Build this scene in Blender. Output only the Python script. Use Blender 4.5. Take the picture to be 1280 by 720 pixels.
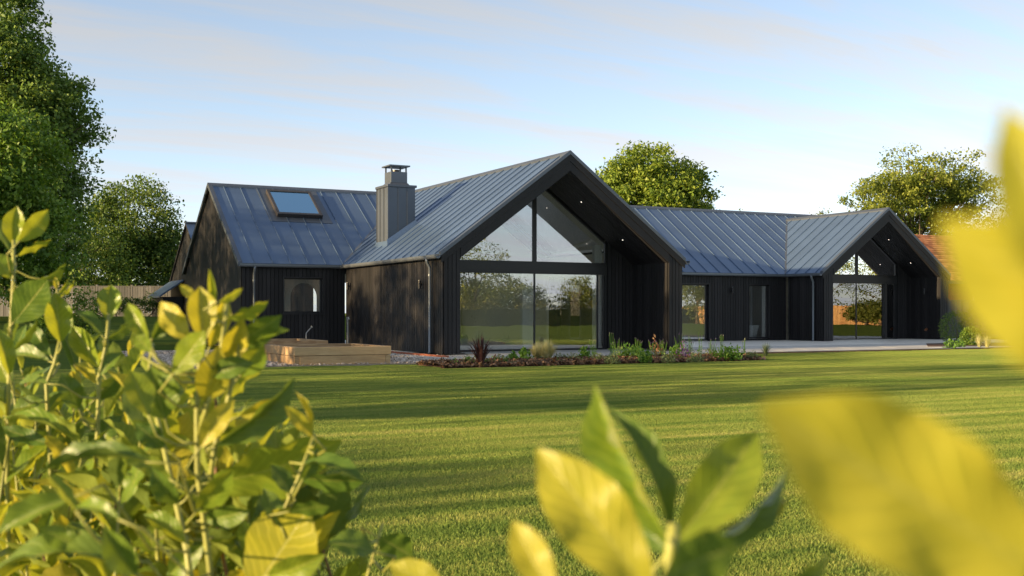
import bpy, math, random
import numpy as np
from mathutils import Vector, Matrix

random.seed(7)
scene = bpy.context.scene
COL = scene.collection
for o in list(bpy.data.objects):
    bpy.data.objects.remove(o)

# ------------------------------------------------------------------ camera
F_PX, HORIZON, YAW, EYE = 1395.7, 391.15, 0.481, 1.081      # for a 1280 x 720 frame
cam_data = bpy.data.cameras.new('camera')
cam = bpy.data.objects.new('camera', cam_data)
COL.objects.link(cam)
cam.location = (0, 0, EYE)
cam.rotation_euler = (math.radians(90), 0, -YAW)
cam_data.sensor_fit = 'HORIZONTAL'
cam_data.sensor_width = 36.0
cam_data.lens = F_PX / 1280 * 36.0
cam_data.shift_y = (HORIZON - 360) / 1280
cam_data.clip_start = 0.02
cam_data.clip_end = 2000
cam_data.dof.use_dof = True
cam_data.dof.focus_distance = 30.0
cam_data.dof.aperture_fstop = 6.6
cam_data.dof.aperture_blades = 7
scene.camera = cam

# ------------------------------------------------------------------ sky, sun, exposure
SUN_EL, SUN_AZ = math.radians(10.5), math.radians(2.0)      # light travels along +X, swung a little towards +Y
to_sun = Vector((-math.cos(SUN_EL) * math.cos(SUN_AZ), -math.cos(SUN_EL) * math.sin(SUN_AZ), math.sin(SUN_EL)))
world = bpy.data.worlds.new('World')
scene.world = world
world.use_nodes = True
wn, wl = world.node_tree.nodes, world.node_tree.links
wn.clear()
w_out = wn.new('ShaderNodeOutputWorld')
w_bg = wn.new('ShaderNodeBackground')
w_sky = wn.new('ShaderNodeTexSky')
w_sky.sky_type = 'NISHITA'
w_sky.sun_disc = False
w_sky.sun_elevation = SUN_EL
w_sky.sun_rotation = math.atan2(to_sun.x, to_sun.y)
w_sky.altitude = 60
w_sky.air_density = 0.8
w_sky.dust_density = 0.2
w_sky.ozone_density = 1.7
w_bg.inputs['Strength'].default_value = 0.120
# thin streaks of cirrus over the whole dome
w_tc = wn.new('ShaderNodeTexCoord')
w_sep = wn.new('ShaderNodeSeparateXYZ')
wl.new(w_tc.outputs['Generated'], w_sep.inputs[0])
w_z = wn.new('ShaderNodeMath'); w_z.operation = 'MAXIMUM'; w_z.inputs[1].default_value = 0.0
wl.new(w_sep.outputs['Z'], w_z.inputs[0])
w_z2 = wn.new('ShaderNodeMath'); w_z2.operation = 'ADD'; w_z2.inputs[1].default_value = 0.12
wl.new(w_z.outputs[0], w_z2.inputs[0])
w_div = wn.new('ShaderNodeVectorMath'); w_div.operation = 'DIVIDE'
w_cmb = wn.new('ShaderNodeCombineXYZ')
for i in range(3):
    wl.new(w_z2.outputs[0], w_cmb.inputs[i])
wl.new(w_tc.outputs['Generated'], w_div.inputs[0])
wl.new(w_cmb.outputs[0], w_div.inputs[1])
w_map = wn.new('ShaderNodeMapping')
w_map.inputs['Rotation'].default_value = (0, 0, math.radians(40))
w_map.inputs['Scale'].default_value = (0.26, 1.5, 0.0)
wl.new(w_div.outputs[0], w_map.inputs[0])
w_n1 = wn.new('ShaderNodeTexNoise')
w_n1.inputs['Scale'].default_value = 2.4
w_n1.inputs['Detail'].default_value = 9
w_n1.inputs['Roughness'].default_value = 0.62
w_n1.inputs['Distortion'].default_value = 0.35
wl.new(w_map.outputs[0], w_n1.inputs['Vector'])
w_ramp = wn.new('ShaderNodeValToRGB')
w_ramp.color_ramp.elements[0].position = 0.42
w_ramp.color_ramp.elements[0].color = (0.48, 0.48, 0.48, 1)
w_ramp.color_ramp.elements[1].position = 0.62
w_ramp.color_ramp.elements[1].color = (1.0, 1.0, 1.0, 1)
wl.new(w_n1.outputs['Fac'], w_ramp.inputs[0])
w_cloud = wn.new('ShaderNodeMix'); w_cloud.data_type = 'RGBA'
wl.new(w_ramp.outputs[0], w_cloud.inputs[0])
wl.new(w_sky.outputs[0], w_cloud.inputs[6])
w_bw = wn.new('ShaderNodeRGBToBW')
wl.new(w_sky.outputs[0], w_bw.inputs[0])
w_lit = wn.new('ShaderNodeVectorMath'); w_lit.operation = 'MULTIPLY_ADD'
w_lit.inputs[1].default_value = (0.57, 0.60, 0.64)
w_lit.inputs[2].default_value = (0.88, 0.94, 1.04)
wl.new(w_bw.outputs[0], w_lit.inputs[0])
wl.new(w_lit.outputs[0], w_cloud.inputs[7])
wl.new(w_cloud.outputs[2], w_bg.inputs['Color'])
wl.new(w_bg.outputs[0], w_out.inputs[0])

sun_data = bpy.data.lights.new('sun', 'SUN')
sun_data.energy = 5.0
sun_data.angle = math.radians(0.6)
sun_data.color = (1.0, 0.72, 0.38)
sun = bpy.data.objects.new('sun', sun_data)
COL.objects.link(sun)
sun.rotation_euler = to_sun.to_track_quat('Z', 'Y').to_euler()

scene.view_settings.view_transform = 'Standard'
scene.view_settings.look = 'None'
scene.view_settings.gamma = 1
scene.view_settings.use_curve_mapping = False
scene.view_settings.exposure = 1.34
scene.cycles.max_bounces = 10
scene.cycles.transparent_max_bounces = 24
scene.cycles.use_denoising = True
scene.cycles.sample_clamp_indirect = 6.0

# ------------------------------------------------------------------ pixel helpers (1280 x 720 photograph)
_c, _s = math.cos(YAW), math.sin(YAW)
def at(u, v, d):
    xr = (u - 640) / F_PX * d
    return Vector((_c * xr + _s * d, -_s * xr + _c * d, EYE - (v - HORIZON) * d / F_PX))
def gnd(u, v, z=0.0):
    return at(u, v, F_PX * (EYE - z) / (v - HORIZON))

# ------------------------------------------------------------------ material helpers
def new_mat(name):
    m = bpy.data.materials.new(name)
    m.use_nodes = True
    n = m.node_tree.nodes
    return m, n, m.node_tree.links, n['Principled BSDF']

def noise(n, l, scale, detail=4, vec=None, dist=0.0, rough=0.55):
    t = n.new('ShaderNodeTexNoise')
    t.inputs['Scale'].default_value = scale
    t.inputs['Detail'].default_value = detail
    t.inputs['Roughness'].default_value = rough
    t.inputs['Distortion'].default_value = dist
    if vec is not None:
        l.new(vec, t.inputs['Vector'])
    return t

def ramp(n, l, src, stops):
    r = n.new('ShaderNodeValToRGB')
    e = r.color_ramp.elements
    while len(e) < len(stops):
        e.new(0.5)
    for k, (p, c) in enumerate(stops):
        e[k].position = p
        e[k].color = (c[0], c[1], c[2], 1)
    l.new(src, r.inputs[0])
    return r

def mapped(n, l, scale=(1, 1, 1), rot=(0, 0, 0), kind='Position'):
    if kind == 'Position':
        src = n.new('ShaderNodeNewGeometry').outputs['Position']
    else:
        src = n.new('ShaderNodeTexCoord').outputs[kind]
    mp = n.new('ShaderNodeMapping')
    mp.inputs['Scale'].default_value = scale
    mp.inputs['Rotation'].default_value = rot
    l.new(src, mp.inputs[0])
    return mp.outputs[0]

def bump(n, l, src, b, strength=0.3, dist=0.01):
    bp = n.new('ShaderNodeBump')
    bp.inputs['Strength'].default_value = strength
    bp.inputs['Distance'].default_value = dist
    l.new(src, bp.inputs['Height'])
    l.new(bp.outputs[0], b.inputs['Normal'])

def simple(name, col, rough=0.6, metal=0.0, scale=6.0, var=0.18, bs=0.15, bd=0.004, stretch=(1, 1, 1), spec=0.5):
    m, n, l, b = new_mat(name)
    v = mapped(n, l, stretch)
    t = noise(n, l, scale, 5, v)
    lo = [max(0, x * (1 - var)) for x in col]
    hi = [min(1, x * (1 + var)) for x in col]
    r = ramp(n, l, t.outputs['Fac'], [(0.3, lo), (0.7, hi)])
    l.new(r.outputs[0], b.inputs['Base Color'])
    b.inputs['Roughness'].default_value = rough
    b.inputs['Metallic'].default_value = metal
    b.inputs['Specular IOR Level'].default_value = spec
    if bs:
        bump(n, l, t.outputs['Fac'], b, bs, bd)
    return m

def island_rand(n):
    return n.new('ShaderNodeNewGeometry').outputs['Random Per Island']

M = {}
# black stained boards: grain along z, faint fading, each board a little different
def mat_boards(name, col, col2, grain=(60, 60, 1.5)):
    m, n, l, b = new_mat(name)
    t = noise(n, l, 1.0, 6, mapped(n, l, grain), 0.4)
    big = noise(n, l, 0.7, 3, mapped(n, l, (1, 1, 0.5)))
    mx = n.new('ShaderNodeMix'); mx.data_type = 'FLOAT'; mx.inputs[0].default_value = 0.45
    l.new(t.outputs['Fac'], mx.inputs[2]); l.new(big.outputs['Fac'], mx.inputs[3])
    ad = n.new('ShaderNodeMath'); ad.operation = 'MULTIPLY_ADD'; ad.inputs[1].default_value = 0.55; ad.inputs[2].default_value = -0.25
    l.new(island_rand(n), ad.inputs[0])
    a2 = n.new('ShaderNodeMath'); a2.operation = 'ADD'
    l.new(mx.outputs[0], a2.inputs[0]); l.new(ad.outputs[0], a2.inputs[1])
    r = ramp(n, l, a2.outputs[0], [(0.25, col), (0.8, col2)])
    l.new(r.outputs[0], b.inputs['Base Color'])
    b.inputs['Roughness'].default_value = 0.55
    b.inputs['Specular IOR Level'].default_value = 0.35
    bump(n, l, t.outputs['Fac'], b, 0.35, 0.003)
    return m
M['board'] = mat_boards('black_stained_timber', (0.009, 0.0088, 0.0096), (0.022, 0.0208, 0.022))
M['backing'] = simple('black_membrane', (0.008, 0.008, 0.009), 0.8)
M['black_metal'] = simple('black_powder_coat', (0.014, 0.014, 0.016), 0.4, 0.0, 20, 0.1, 0.05)

def mat_zinc(name, col, rough=0.38, metal=0.75):
    m, n, l, b = new_mat(name)
    v = mapped(n, l, (1, 1, 1))
    t = noise(n, l, 0.8, 6, v, 0.6)
    t2 = noise(n, l, 30, 3, v)
    isl = n.new('ShaderNodeObjectInfo').outputs['Random']
    ad = n.new('ShaderNodeMath'); ad.operation = 'MULTIPLY_ADD'; ad.inputs[1].default_value = 0.32; ad.inputs[2].default_value = -0.16
    l.new(isl, ad.inputs[0])
    a2 = n.new('ShaderNodeMath'); a2.operation = 'ADD'
    l.new(t.outputs['Fac'], a2.inputs[0]); l.new(ad.outputs[0], a2.inputs[1])
    r = ramp(n, l, a2.outputs[0], [(0.25, [x * 0.88 for x in col]), (0.75, [x * 1.12 for x in col])])
    l.new(r.outputs[0], b.inputs['Base Color'])
    b.inputs['Metallic'].default_value = metal
    rr = n.new('ShaderNodeMath'); rr.operation = 'MULTIPLY_ADD'; rr.inputs[1].default_value = 0.10; rr.inputs[2].default_value = rough - 0.05
    l.new(t.outputs['Fac'], rr.inputs[0]); l.new(rr.outputs[0], b.inputs['Roughness'])
    mixh = n.new('ShaderNodeMath'); mixh.operation = 'MULTIPLY_ADD'; mixh.inputs[1].default_value = 0.08
    l.new(t2.outputs['Fac'], mixh.inputs[0]); l.new(t.outputs['Fac'], mixh.inputs[2])
    bump(n, l, mixh.outputs[0], b, 0.05, 0.03)
    return m
M['zinc'] = mat_zinc('standing_seam_zinc', (0.11, 0.17, 0.275), 0.33, 0.5)
M['zinc_trim'] = mat_zinc('zinc_trim', (0.12, 0.14, 0.17), 0.42, 0.6)
M['gutter'] = mat_zinc('gutter_metal', (0.16, 0.18, 0.20), 0.4, 0.6)

def mat_glass(name='coated_glass', base=0.19, tint=(0.95, 0.93, 0.95)):
    m = bpy.data.materials.new(name); m.use_nodes = True
    n, l = m.node_tree.nodes, m.node_tree.links
    n.clear()
    out = n.new('ShaderNodeOutputMaterial')
    fr = n.new('ShaderNodeFresnel'); fr.inputs[0].default_value = 1.5
    ma = n.new('ShaderNodeMath'); ma.operation = 'MULTIPLY_ADD'; ma.inputs[1].default_value = 1.2; ma.inputs[2].default_value = base
    ma.use_clamp = True
    l.new(fr.outputs[0], ma.inputs[0])
    gl = n.new('ShaderNodeBsdfGlossy'); gl.inputs['Roughness'].default_value = 0.0
    gl.inputs['Color'].default_value = (*tint, 1)
    wv = noise(n, l, 0.9, 2, mapped(n, l))
    bp = n.new('ShaderNodeBump'); bp.inputs['Strength'].default_value = 0.05; bp.inputs['Distance'].default_value = 0.02
    l.new(wv.outputs['Fac'], bp.inputs['Height']); l.new(bp.outputs[0], gl.inputs['Normal'])
    tr = n.new('ShaderNodeBsdfTransparent'); tr.inputs[0].default_value = (0.965, 0.985, 0.975, 1)
    mx = n.new('ShaderNodeMixShader')
    l.new(ma.outputs[0], mx.inputs[0]); l.new(tr.outputs[0], mx.inputs[1]); l.new(gl.outputs[0], mx.inputs[2])
    l.new(mx.outputs[0], out.inputs[0])
    return m
M['glass'] = mat_glass()
M['clear_glass'] = mat_glass('clear_glass', 0.03)
M['roof_glass'] = mat_glass('rooflight_glass', 0.72, (0.50, 0.80, 1.0))  # blue of the reflected sky painted into the glass tint
M['plaster'] = simple('cream_plaster', (0.86, 0.81, 0.68), 0.85, 0, 3, 0.03, 0.02)
M['white'] = simple('white_paint', (0.80, 0.80, 0.77), 0.5, 0, 3, 0.03, 0.02)
M['ceramic'] = simple('white_ceramic', (0.85, 0.87, 0.86), 0.12, 0, 3, 0.02, 0)
M['floor'] = simple('pale_floor', (0.80, 0.76, 0.68), 0.4, 0, 2, 0.1, 0.02)
M['dark_room'] = simple('dark_joinery_and_shade', (0.025, 0.023, 0.022), 0.6)

def mat_lamp():
    m, n, l, b = new_mat('downlight_glow')
    b.inputs['Emission Color'].default_value = (1, 0.9, 0.75, 1)
    b.inputs['Emission Strength'].default_value = 1.3
    return m
M['lamp'] = mat_lamp()
M['dark_frame'] = simple('brown_grey_aluminium', (0.06, 0.055, 0.055), 0.4, 0.3, 20, 0.1, 0.03)

def mat_sleeper():
    m, n, l, b = new_mat('oak_sleeper')
    v = mapped(n, l, (1.2, 14, 14))
    t = noise(n, l, 2.2, 6, v, 1.2)
    t2 = noise(n, l, 1.5, 3, mapped(n, l))
    mx = n.new('ShaderNodeMix'); mx.data_type = 'FLOAT'; mx.inputs[0].default_value = 0.4
    l.new(t.outputs['Fac'], mx.inputs[2]); l.new(t2.outputs['Fac'], mx.inputs[3])
    ob = n.new('ShaderNodeObjectInfo').outputs['Random']
    ad = n.new('ShaderNodeMath'); ad.operation = 'MULTIPLY_ADD'; ad.inputs[1].default_value = 0.22
    l.new(ob, ad.inputs[0]); l.new(mx.outputs[0], ad.inputs[2])
    sb = n.new('ShaderNodeMath'); sb.operation = 'SUBTRACT'; sb.inputs[1].default_value = 0.11
    l.new(ad.outputs[0], sb.inputs[0])
    r = ramp(n, l, sb.outputs[0], [(0.28, (0.24, 0.135, 0.06)), (0.5, (0.47, 0.31, 0.155)), (0.75, (0.60, 0.42, 0.22))])
    l.new(r.outputs[0], b.inputs['Base Color'])
    b.inputs['Roughness'].default_value = 0.75
    bump(n, l, t.outputs['Fac'], b, 0.5, 0.006)
    return m
M['sleeper'] = mat_sleeper()
M['soil'] = simple('dark_soil', (0.035, 0.024, 0.016), 0.95, 0, 25, 0.5, 0.8, 0.03)
M['galv'] = simple('galvanised_pipe', (0.30, 0.31, 0.31), 0.45, 0.5, 20, 0.1, 0.05)
M['brass'] = simple('copper_fitting', (0.38, 0.16, 0.08), 0.4, 0.8, 20, 0.1, 0.05)

def mat_mulch():
    m, n, l, b = new_mat('bark_mulch')
    r = ramp(n, l, island_rand(n), [(0.0, (0.04, 0.019, 0.008)), (0.45, (0.13, 0.062, 0.024)), (0.8, (0.23, 0.12, 0.05)), (1.0, (0.32, 0.20, 0.12))])
    l.new(r.outputs[0], b.inputs['Base Color'])
    b.inputs['Roughness'].default_value = 0.9
    return m
M['mulch'] = mat_mulch()
M['mulch_base'] = simple('mulch_bed', (0.07, 0.03, 0.018), 0.95, 0, 30, 0.6, 0.8, 0.03)
def mat_gravel():
    m, n, l, b = new_mat('gravel_stones')
    r = ramp(n, l, island_rand(n), [(0.0, (0.30, 0.24, 0.18)), (0.5, (0.55, 0.46, 0.37)), (1.0, (0.70, 0.62, 0.53))])
    l.new(r.outputs[0], b.inputs['Base Color'])
    b.inputs['Roughness'].default_value = 0.85
    return m
M['gravel'] = mat_gravel()
M['gravel_base'] = simple('gravel_base', (0.36, 0.30, 0.24), 0.95, 0, 60, 0.5, 0.7, 0.02)
M['red_brick'] = simple('red_brick', (0.32, 0.10, 0.05), 0.85, 0, 12, 0.3, 0.3)

def mat_slab():
    m, n, l, b = new_mat('porcelain_paving')
    t = noise(n, l, 3.0, 6, mapped(n, l))
    ob = n.new('ShaderNodeObjectInfo').outputs['Random']
    ad = n.new('ShaderNodeMath'); ad.operation = 'MULTIPLY_ADD'; ad.inputs[1].default_value = 0.3
    l.new(ob, ad.inputs[0]); l.new(t.outputs['Fac'], ad.inputs[2])
    r = ramp(n, l, ad.outputs[0], [(0.3, (0.37, 0.36, 0.33)), (0.9, (0.58, 0.56, 0.52))])
    l.new(r.outputs[0], b.inputs['Base Color'])
    b.inputs['Roughness'].default_value = 0.6
    bump(n, l, t.outputs['Fac'], b, 0.2, 0.003)
    return m
M['slab'] = mat_slab()
M['edging'] = simple('timber_edging', (0.16, 0.09, 0.05), 0.9, 0, 10, 0.3, 0.3)
M['grey_timber'] = mat_boards('weathered_grey_timber', (0.075, 0.074, 0.073), (0.15, 0.147, 0.145))
M['orange_timber'] = mat_boards('new_softwood_boards', (0.42, 0.22, 0.08), (0.62, 0.38, 0.16))

def mat_grass(name, blades):
    m, n, l, b = new_mat(name)
    v = mapped(n, l, (0.10, 2.2, 1), (0, 0, math.radians(7)))
    st = noise(n, l, 1.6, 4, v, 0.2)                     # mown lines
    pt = noise(n, l, 0.35, 4, mapped(n, l))               # large patches
    mx = n.new('ShaderNodeMix'); mx.data_type = 'FLOAT'; mx.inputs[0].default_value = 0.30
    l.new(st.outputs['Fac'], mx.inputs[2]); l.new(pt.outputs['Fac'], mx.inputs[3])
    sx = n.new('ShaderNodeSeparateXYZ'); l.new(mapped(n, l, (1, 1, 1), (0, 0, math.radians(5))), sx.inputs[0])
    sy = n.new('ShaderNodeMath'); sy.operation = 'MULTIPLY'; sy.inputs[1].default_value = 6.2832 / 0.62
    l.new(sx.outputs[1], sy.inputs[0])
    sn = n.new('ShaderNodeMath'); sn.operation = 'SINE'; l.new(sy.outputs[0], sn.inputs[0])
    sa = n.new('ShaderNodeMath'); sa.operation = 'MULTIPLY_ADD'; sa.inputs[1].default_value = 0.045
    l.new(sn.outputs[0], sa.inputs[0]); l.new(mx.outputs[0], sa.inputs[2])
    src = sa.outputs[0]
    if blades:
        ad = n.new('ShaderNodeMath'); ad.operation = 'MULTIPLY_ADD'; ad.inputs[1].default_value = 0.30; ad.inputs[2].default_value = -0.15
        l.new(island_rand(n), ad.inputs[0])
        a2 = n.new('ShaderNodeMath'); a2.operation = 'ADD'
        l.new(src, a2.inputs[0]); l.new(ad.outputs[0], a2.inputs[1])
        src = a2.outputs[0]
        r = ramp(n, l, src, [(0.26, (0.098, 0.178, 0.035)), (0.45, (0.192, 0.28, 0.056)), (0.62, (0.305, 0.352, 0.082)), (0.84, (0.46, 0.43, 0.16))])
    else:
        r = ramp(n, l, src, [(0.30, (0.065, 0.11, 0.024)), (0.55, (0.12, 0.17, 0.038)), (0.8, (0.21, 0.22, 0.065))])
    l.new(r.outputs[0], b.inputs['Base Color'])
    b.inputs['Roughness'].default_value = 0.8
    b.inputs['Specular IOR Level'].default_value = 0.25 if blades else 0.0
    if blades:
        tr = n.new('ShaderNodeBsdfTranslucent')
        l.new(r.outputs[0], tr.inputs[0])
        ms = n.new('ShaderNodeMixShader'); ms.inputs[0].default_value = 0.35
        l.new(b.outputs[0], ms.inputs[1]); l.new(tr.outputs[0], ms.inputs[2])
        l.new(ms.outputs[0], n['Material Output'].inputs[0])
    else:
        f = noise(n, l, 60, 3, mapped(n, l))
        bump(n, l, f.outputs['Fac'], b, 0.8, 0.03)
    return m
M['lawn'] = mat_grass('lawn_ground', False)
M['blade'] = mat_grass('grass_blades', True)

def mat_foliage(name, dark, mid, light, trans=0.3, rough=0.5, tint=(1.3, 1.25, 0.5)):
    m, n, l, b = new_mat(name)
    t = noise(n, l, 0.45, 3, mapped(n, l))
    ad = n.new('ShaderNodeMath'); ad.operation = 'MULTIPLY_ADD'; ad.inputs[1].default_value = 0.55; ad.inputs[2].default_value = -0.27
    l.new(island_rand(n), ad.inputs[0])
    a2 = n.new('ShaderNodeMath'); a2.operation = 'ADD'
    l.new(t.outputs['Fac'], a2.inputs[0]); l.new(ad.outputs[0], a2.inputs[1])
    r = ramp(n, l, a2.outputs[0], [(0.2, dark), (0.5, mid), (0.85, light)])
    l.new(r.outputs[0], b.inputs['Base Color'])
    b.inputs['Roughness'].default_value = rough
    b.inputs['Specular IOR Level'].default_value = 0.3
    tr = n.new('ShaderNodeBsdfTranslucent')
    tm = n.new('ShaderNodeMix'); tm.data_type = 'RGBA'; tm.blend_type = 'MULTIPLY'; tm.inputs[0].default_value = 1.0
    l.new(r.outputs[0], tm.inputs[6]); tm.inputs[7].default_value = (*tint, 1)
    l.new(tm.outputs[2], tr.inputs[0])
    ms = n.new('ShaderNodeMixShader'); ms.inputs[0].default_value = trans
    l.new(b.outputs[0], ms.inputs[1]); l.new(tr.outputs[0], ms.inputs[2])
    l.new(ms.outputs[0], n['Material Output'].inputs[0])
    return m
M['fol_dark'] = mat_foliage('dark_tree_leaves', (0.06, 0.115, 0.024), (0.125, 0.21, 0.042), (0.21, 0.29, 0.065))
M['fol_bright'] = mat_foliage('bright_tree_leaves', (0.07, 0.14, 0.018), (0.14, 0.25, 0.034), (0.23, 0.32, 0.05))
M['fol_mid'] = mat_foliage('bush_tree_leaves', (0.05, 0.095, 0.022), (0.105, 0.18, 0.038), (0.19, 0.25, 0.06))
M['fol_gold'] = mat_foliage('sunny_tree_leaves', (0.08, 0.14, 0.02), (0.17, 0.25, 0.034), (0.27, 0.32, 0.05))
M['fol_olive'] = mat_foliage('olive_tree_leaves', (0.075, 0.11, 0.022), (0.15, 0.19, 0.036), (0.24, 0.26, 0.055))
M['fol_light'] = mat_foliage('pale_tree_leaves', (0.10, 0.145, 0.025), (0.19, 0.24, 0.042), (0.29, 0.32, 0.06), .38)
M['bark'] = simple('grey_brown_bark', (0.11, 0.085, 0.06), 0.95, 0, 8, 0.4, 0.8, 0.03, (1, 1, 0.25))
M['purple_leaf'] = mat_foliage('dark_purple_straps', (0.03, 0.013, 0.016), (0.07, 0.03, 0.032), (0.14, 0.07, 0.06), 0.15)
M['blond'] = mat_foliage('blond_grass', (0.32, 0.33, 0.13), (0.52, 0.50, 0.25), (0.70, 0.63, 0.38), 0.35, 0.6, (1, 1, 0.8))
M['herb'] = mat_foliage('herb_leaves', (0.04, 0.10, 0.016), (0.09, 0.20, 0.03), (0.18, 0.30, 0.05), 0.3)
M['sage'] = mat_foliage('grey_green_leaves', (0.08, 0.12, 0.055), (0.15, 0.20, 0.09), (0.25, 0.28, 0.13), 0.25)
M['purple_flower'] = mat_foliage('violet_flowers', (0.06, 0.03, 0.10), (0.14, 0.07, 0.20), (0.26, 0.16, 0.32), 0.2, 0.7, (1, 1, 1))
M['pale_flower'] = mat_foliage('pale_flowers', (0.35, 0.36, 0.22), (0.5, 0.5, 0.33), (0.66, 0.62, 0.45), 0.2, 0.7, (1, 1, 1))
M['copper_leaf'] = mat_foliage('copper_leaves', (0.16, 0.06, 0.03), (0.26, 0.14, 0.07), (0.4, 0.26, 0.13), 0.25, 0.6, (1, 1, 1))
M['box_leaf'] = mat_foliage('clipped_box_leaves', (0.05, 0.10, 0.012), (0.10, 0.18, 0.02), (0.19, 0.26, 0.04), 0.25)
M['hedge'] = mat_foliage('hedge_leaves', (0.07, 0.085, 0.02), (0.15, 0.16, 0.04), (0.26, 0.24, 0.06), 0.25)

# ------------------------------------------------------------------ mesh helpers
ORG = {}
def tag(o, label=None, cat=None, group=None, kind=None):
    if label: o['label'] = label
    if cat: o['category'] = cat
    if group: o['group'] = group
    if kind: o['kind'] = kind
    return o
def thing(name, loc, label, cat, group=None):
    o = bpy.data.objects.new(name, None)
    o.empty_display_size = 0.2
    COL.objects.link(o)
    o.location = loc
    ORG[o.name] = Vector(loc)
    return tag(o, label, cat, group)
def org(parent):
    while parent is not None:
        if parent.name in ORG:
            return ORG[parent.name]
        parent = parent.parent
    return Vector((0, 0, 0))
def link(name, me, mat, parent=None):
    o = bpy.data.objects.new(name, me)
    if mat is not None and len(me.materials) == 0:
        me.materials.append(mat)
    COL.objects.link(o)
    if parent is not None:
        o.parent = parent
    return o

class MB:
    def __init__(self):
        self.v, self.f = [], []
    def hexa(self, p):                       # p: 4 bottom + 4 top points
        b = len(self.v)
        self.v += [tuple(q) for q in p]
        for q in ((0, 3, 2, 1), (4, 5, 6, 7), (0, 1, 5, 4), (1, 2, 6, 5), (2, 3, 7, 6), (3, 0, 4, 7)):
            self.f.append(tuple(b + i for i in q))
        return self
    def box(self, x0, x1, y0, y1, z0, z1):
        return self.hexa([(x0, y0, z0), (x1, y0, z0), (x1, y1, z0), (x0, y1, z0), (x0, y0, z1), (x1, y0, z1), (x1, y1, z1), (x0, y1, z1)])
    def prism(self, poly, off):
        b, k = len(self.v), len(poly)
        off = Vector(off)
        self.v += [tuple(p) for p in poly] + [tuple(Vector(p) + off) for p in poly]
        self.f.append(tuple(b + i for i in reversed(range(k))))
        self.f.append(tuple(b + k + i for i in range(k)))
        for i in range(k):
            j = (i + 1) % k
            self.f.append((b + i, b + j, b + k + j, b + k + i))
        return self
    def tube(self, pts, rad, n=8, cap=True):
        pts = [Vector(p) for p in pts]
        if not hasattr(rad, '__len__'):
            rad = [rad] * len(pts)
        b = len(self.v)
        prev = None
        for i, p in enumerate(pts):
            t = (pts[min(i + 1, len(pts) - 1)] - pts[max(i - 1, 0)]).normalized()
            if prev is None:
                prev = t.orthogonal().normalized()
            a = (prev - t * prev.dot(t)).normalized()
            prev = a
            c = t.cross(a)
            for k in range(n):
                an = 2 * math.pi * k / n
                self.v.append(tuple(p + (a * math.cos(an) + c * math.sin(an)) * rad[i]))
        for i in range(len(pts) - 1):
            for k in range(n):
                k2 = (k + 1) % n
                self.f.append((b + i * n + k, b + i * n + k2, b + (i + 1) * n + k2, b + (i + 1) * n + k))
        if cap:
            self.f.append(tuple(b + k for k in reversed(range(n))))
            e = b + (len(pts) - 1) * n
            self.f.append(tuple(e + k for k in range(n)))
        return self
    def face(self, pts):
        b = len(self.v)
        self.v += [tuple(p) for p in pts]
        self.f.append(tuple(range(b, b + len(pts))))
        return self
    def build(self, name, mat, parent=None, smooth=False, bevel=0):
        o = org(parent)
        me = bpy.data.meshes.new(name)
        me.from_pydata([(x - o.x, y - o.y, z - o.z) for x, y, z in self.v], [], self.f)
        if smooth:
            me.polygons.foreach_set('use_smooth', [True] * len(me.polygons))
        me.update()
        ob = link(name, me, mat, parent)
        if bevel:
            md = ob.modifiers.new('edge', 'BEVEL'); md.width = bevel; md.segments = 2; md.limit_method = 'ANGLE'
        return ob

def quads_mesh(name, v, mat, parent=None):
    """v: (n, 4, 3) array of quads -> one mesh"""
    v = np.asarray(v, dtype=np.float64)
    n = len(v)
    o = org(parent)
    vv = (v.reshape(-1, 3) - np.array(o)).astype(np.float32)
    me = bpy.data.meshes.new(name)
    me.vertices.add(n * 4)
    me.vertices.foreach_set('co', vv.ravel())
    me.loops.add(n * 4)
    me.loops.foreach_set('vertex_index', np.arange(n * 4, dtype=np.int32))
    me.polygons.add(n)
    me.polygons.foreach_set('loop_start', np.arange(0, n * 4, 4, dtype=np.int32))
    me.polygons.foreach_set('loop_total', np.full(n, 4, dtype=np.int32))
    me.update(calc_edges=True)
    return link(name, me, mat, parent)

def leaf_quads(rng, c, axis, nrm, L, W):
    """rhombic leaf quads at centres c"""
    axis = axis / np.linalg.norm(axis, axis=1, keepdims=True)
    side = np.cross(axis, nrm)
    side /= np.maximum(np.linalg.norm(side, axis=1, keepdims=True), 1e-6)
    up = np.cross(side, axis)
    L, W = L[:, None], W[:, None]
    a = c - axis * L * 0.5
    t = c + axis * L * 0.5
    l = c - axis * L * 0.05 + side * W * 0.5 + up * W * 0.12
    r = c - axis * L * 0.05 - side * W * 0.5 + up * W * 0.12
    return np.stack([a, r, t, l], axis=1)

# ------------------------------------------------------------------ the ground
def sstep(a, b, x):
    t = min(1, max(0, (x - a) / (b - a)))
    return t * t * (3 - 2 * t)
def ground_h(x, y):
    return -0.05 + 0.95 * sstep(41, 53, y) * (1 - 0.0 * x)

def build_ground():
    xs = [-500, -200, -80, -40] + [i for i in range(-30, 70, 4)] + [80, 110, 160, 260, 500]
    ys = [-500, -200, -100, -60] + [i for i in range(-40, 72, 3)] + [80, 110, 160, 300, 700]
    v = [(x, y, ground_h(x, y)) for y in ys for x in xs]
    nx = len(xs)
    f = [(j * nx + i, j * nx + i + 1, (j + 1) * nx + i + 1, (j + 1) * nx + i) for j in range(len(ys) - 1) for i in range(nx - 1)]
    me = bpy.data.meshes.new('lawn')
    me.from_pydata(v, [], f)
    me.polygons.foreach_set('use_smooth', [True] * len(f))
    tag(link('lawn', me, M['lawn']), 'mown green lawn spreading in front of the black house', None, None, 'structure')
build_ground()

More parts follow.
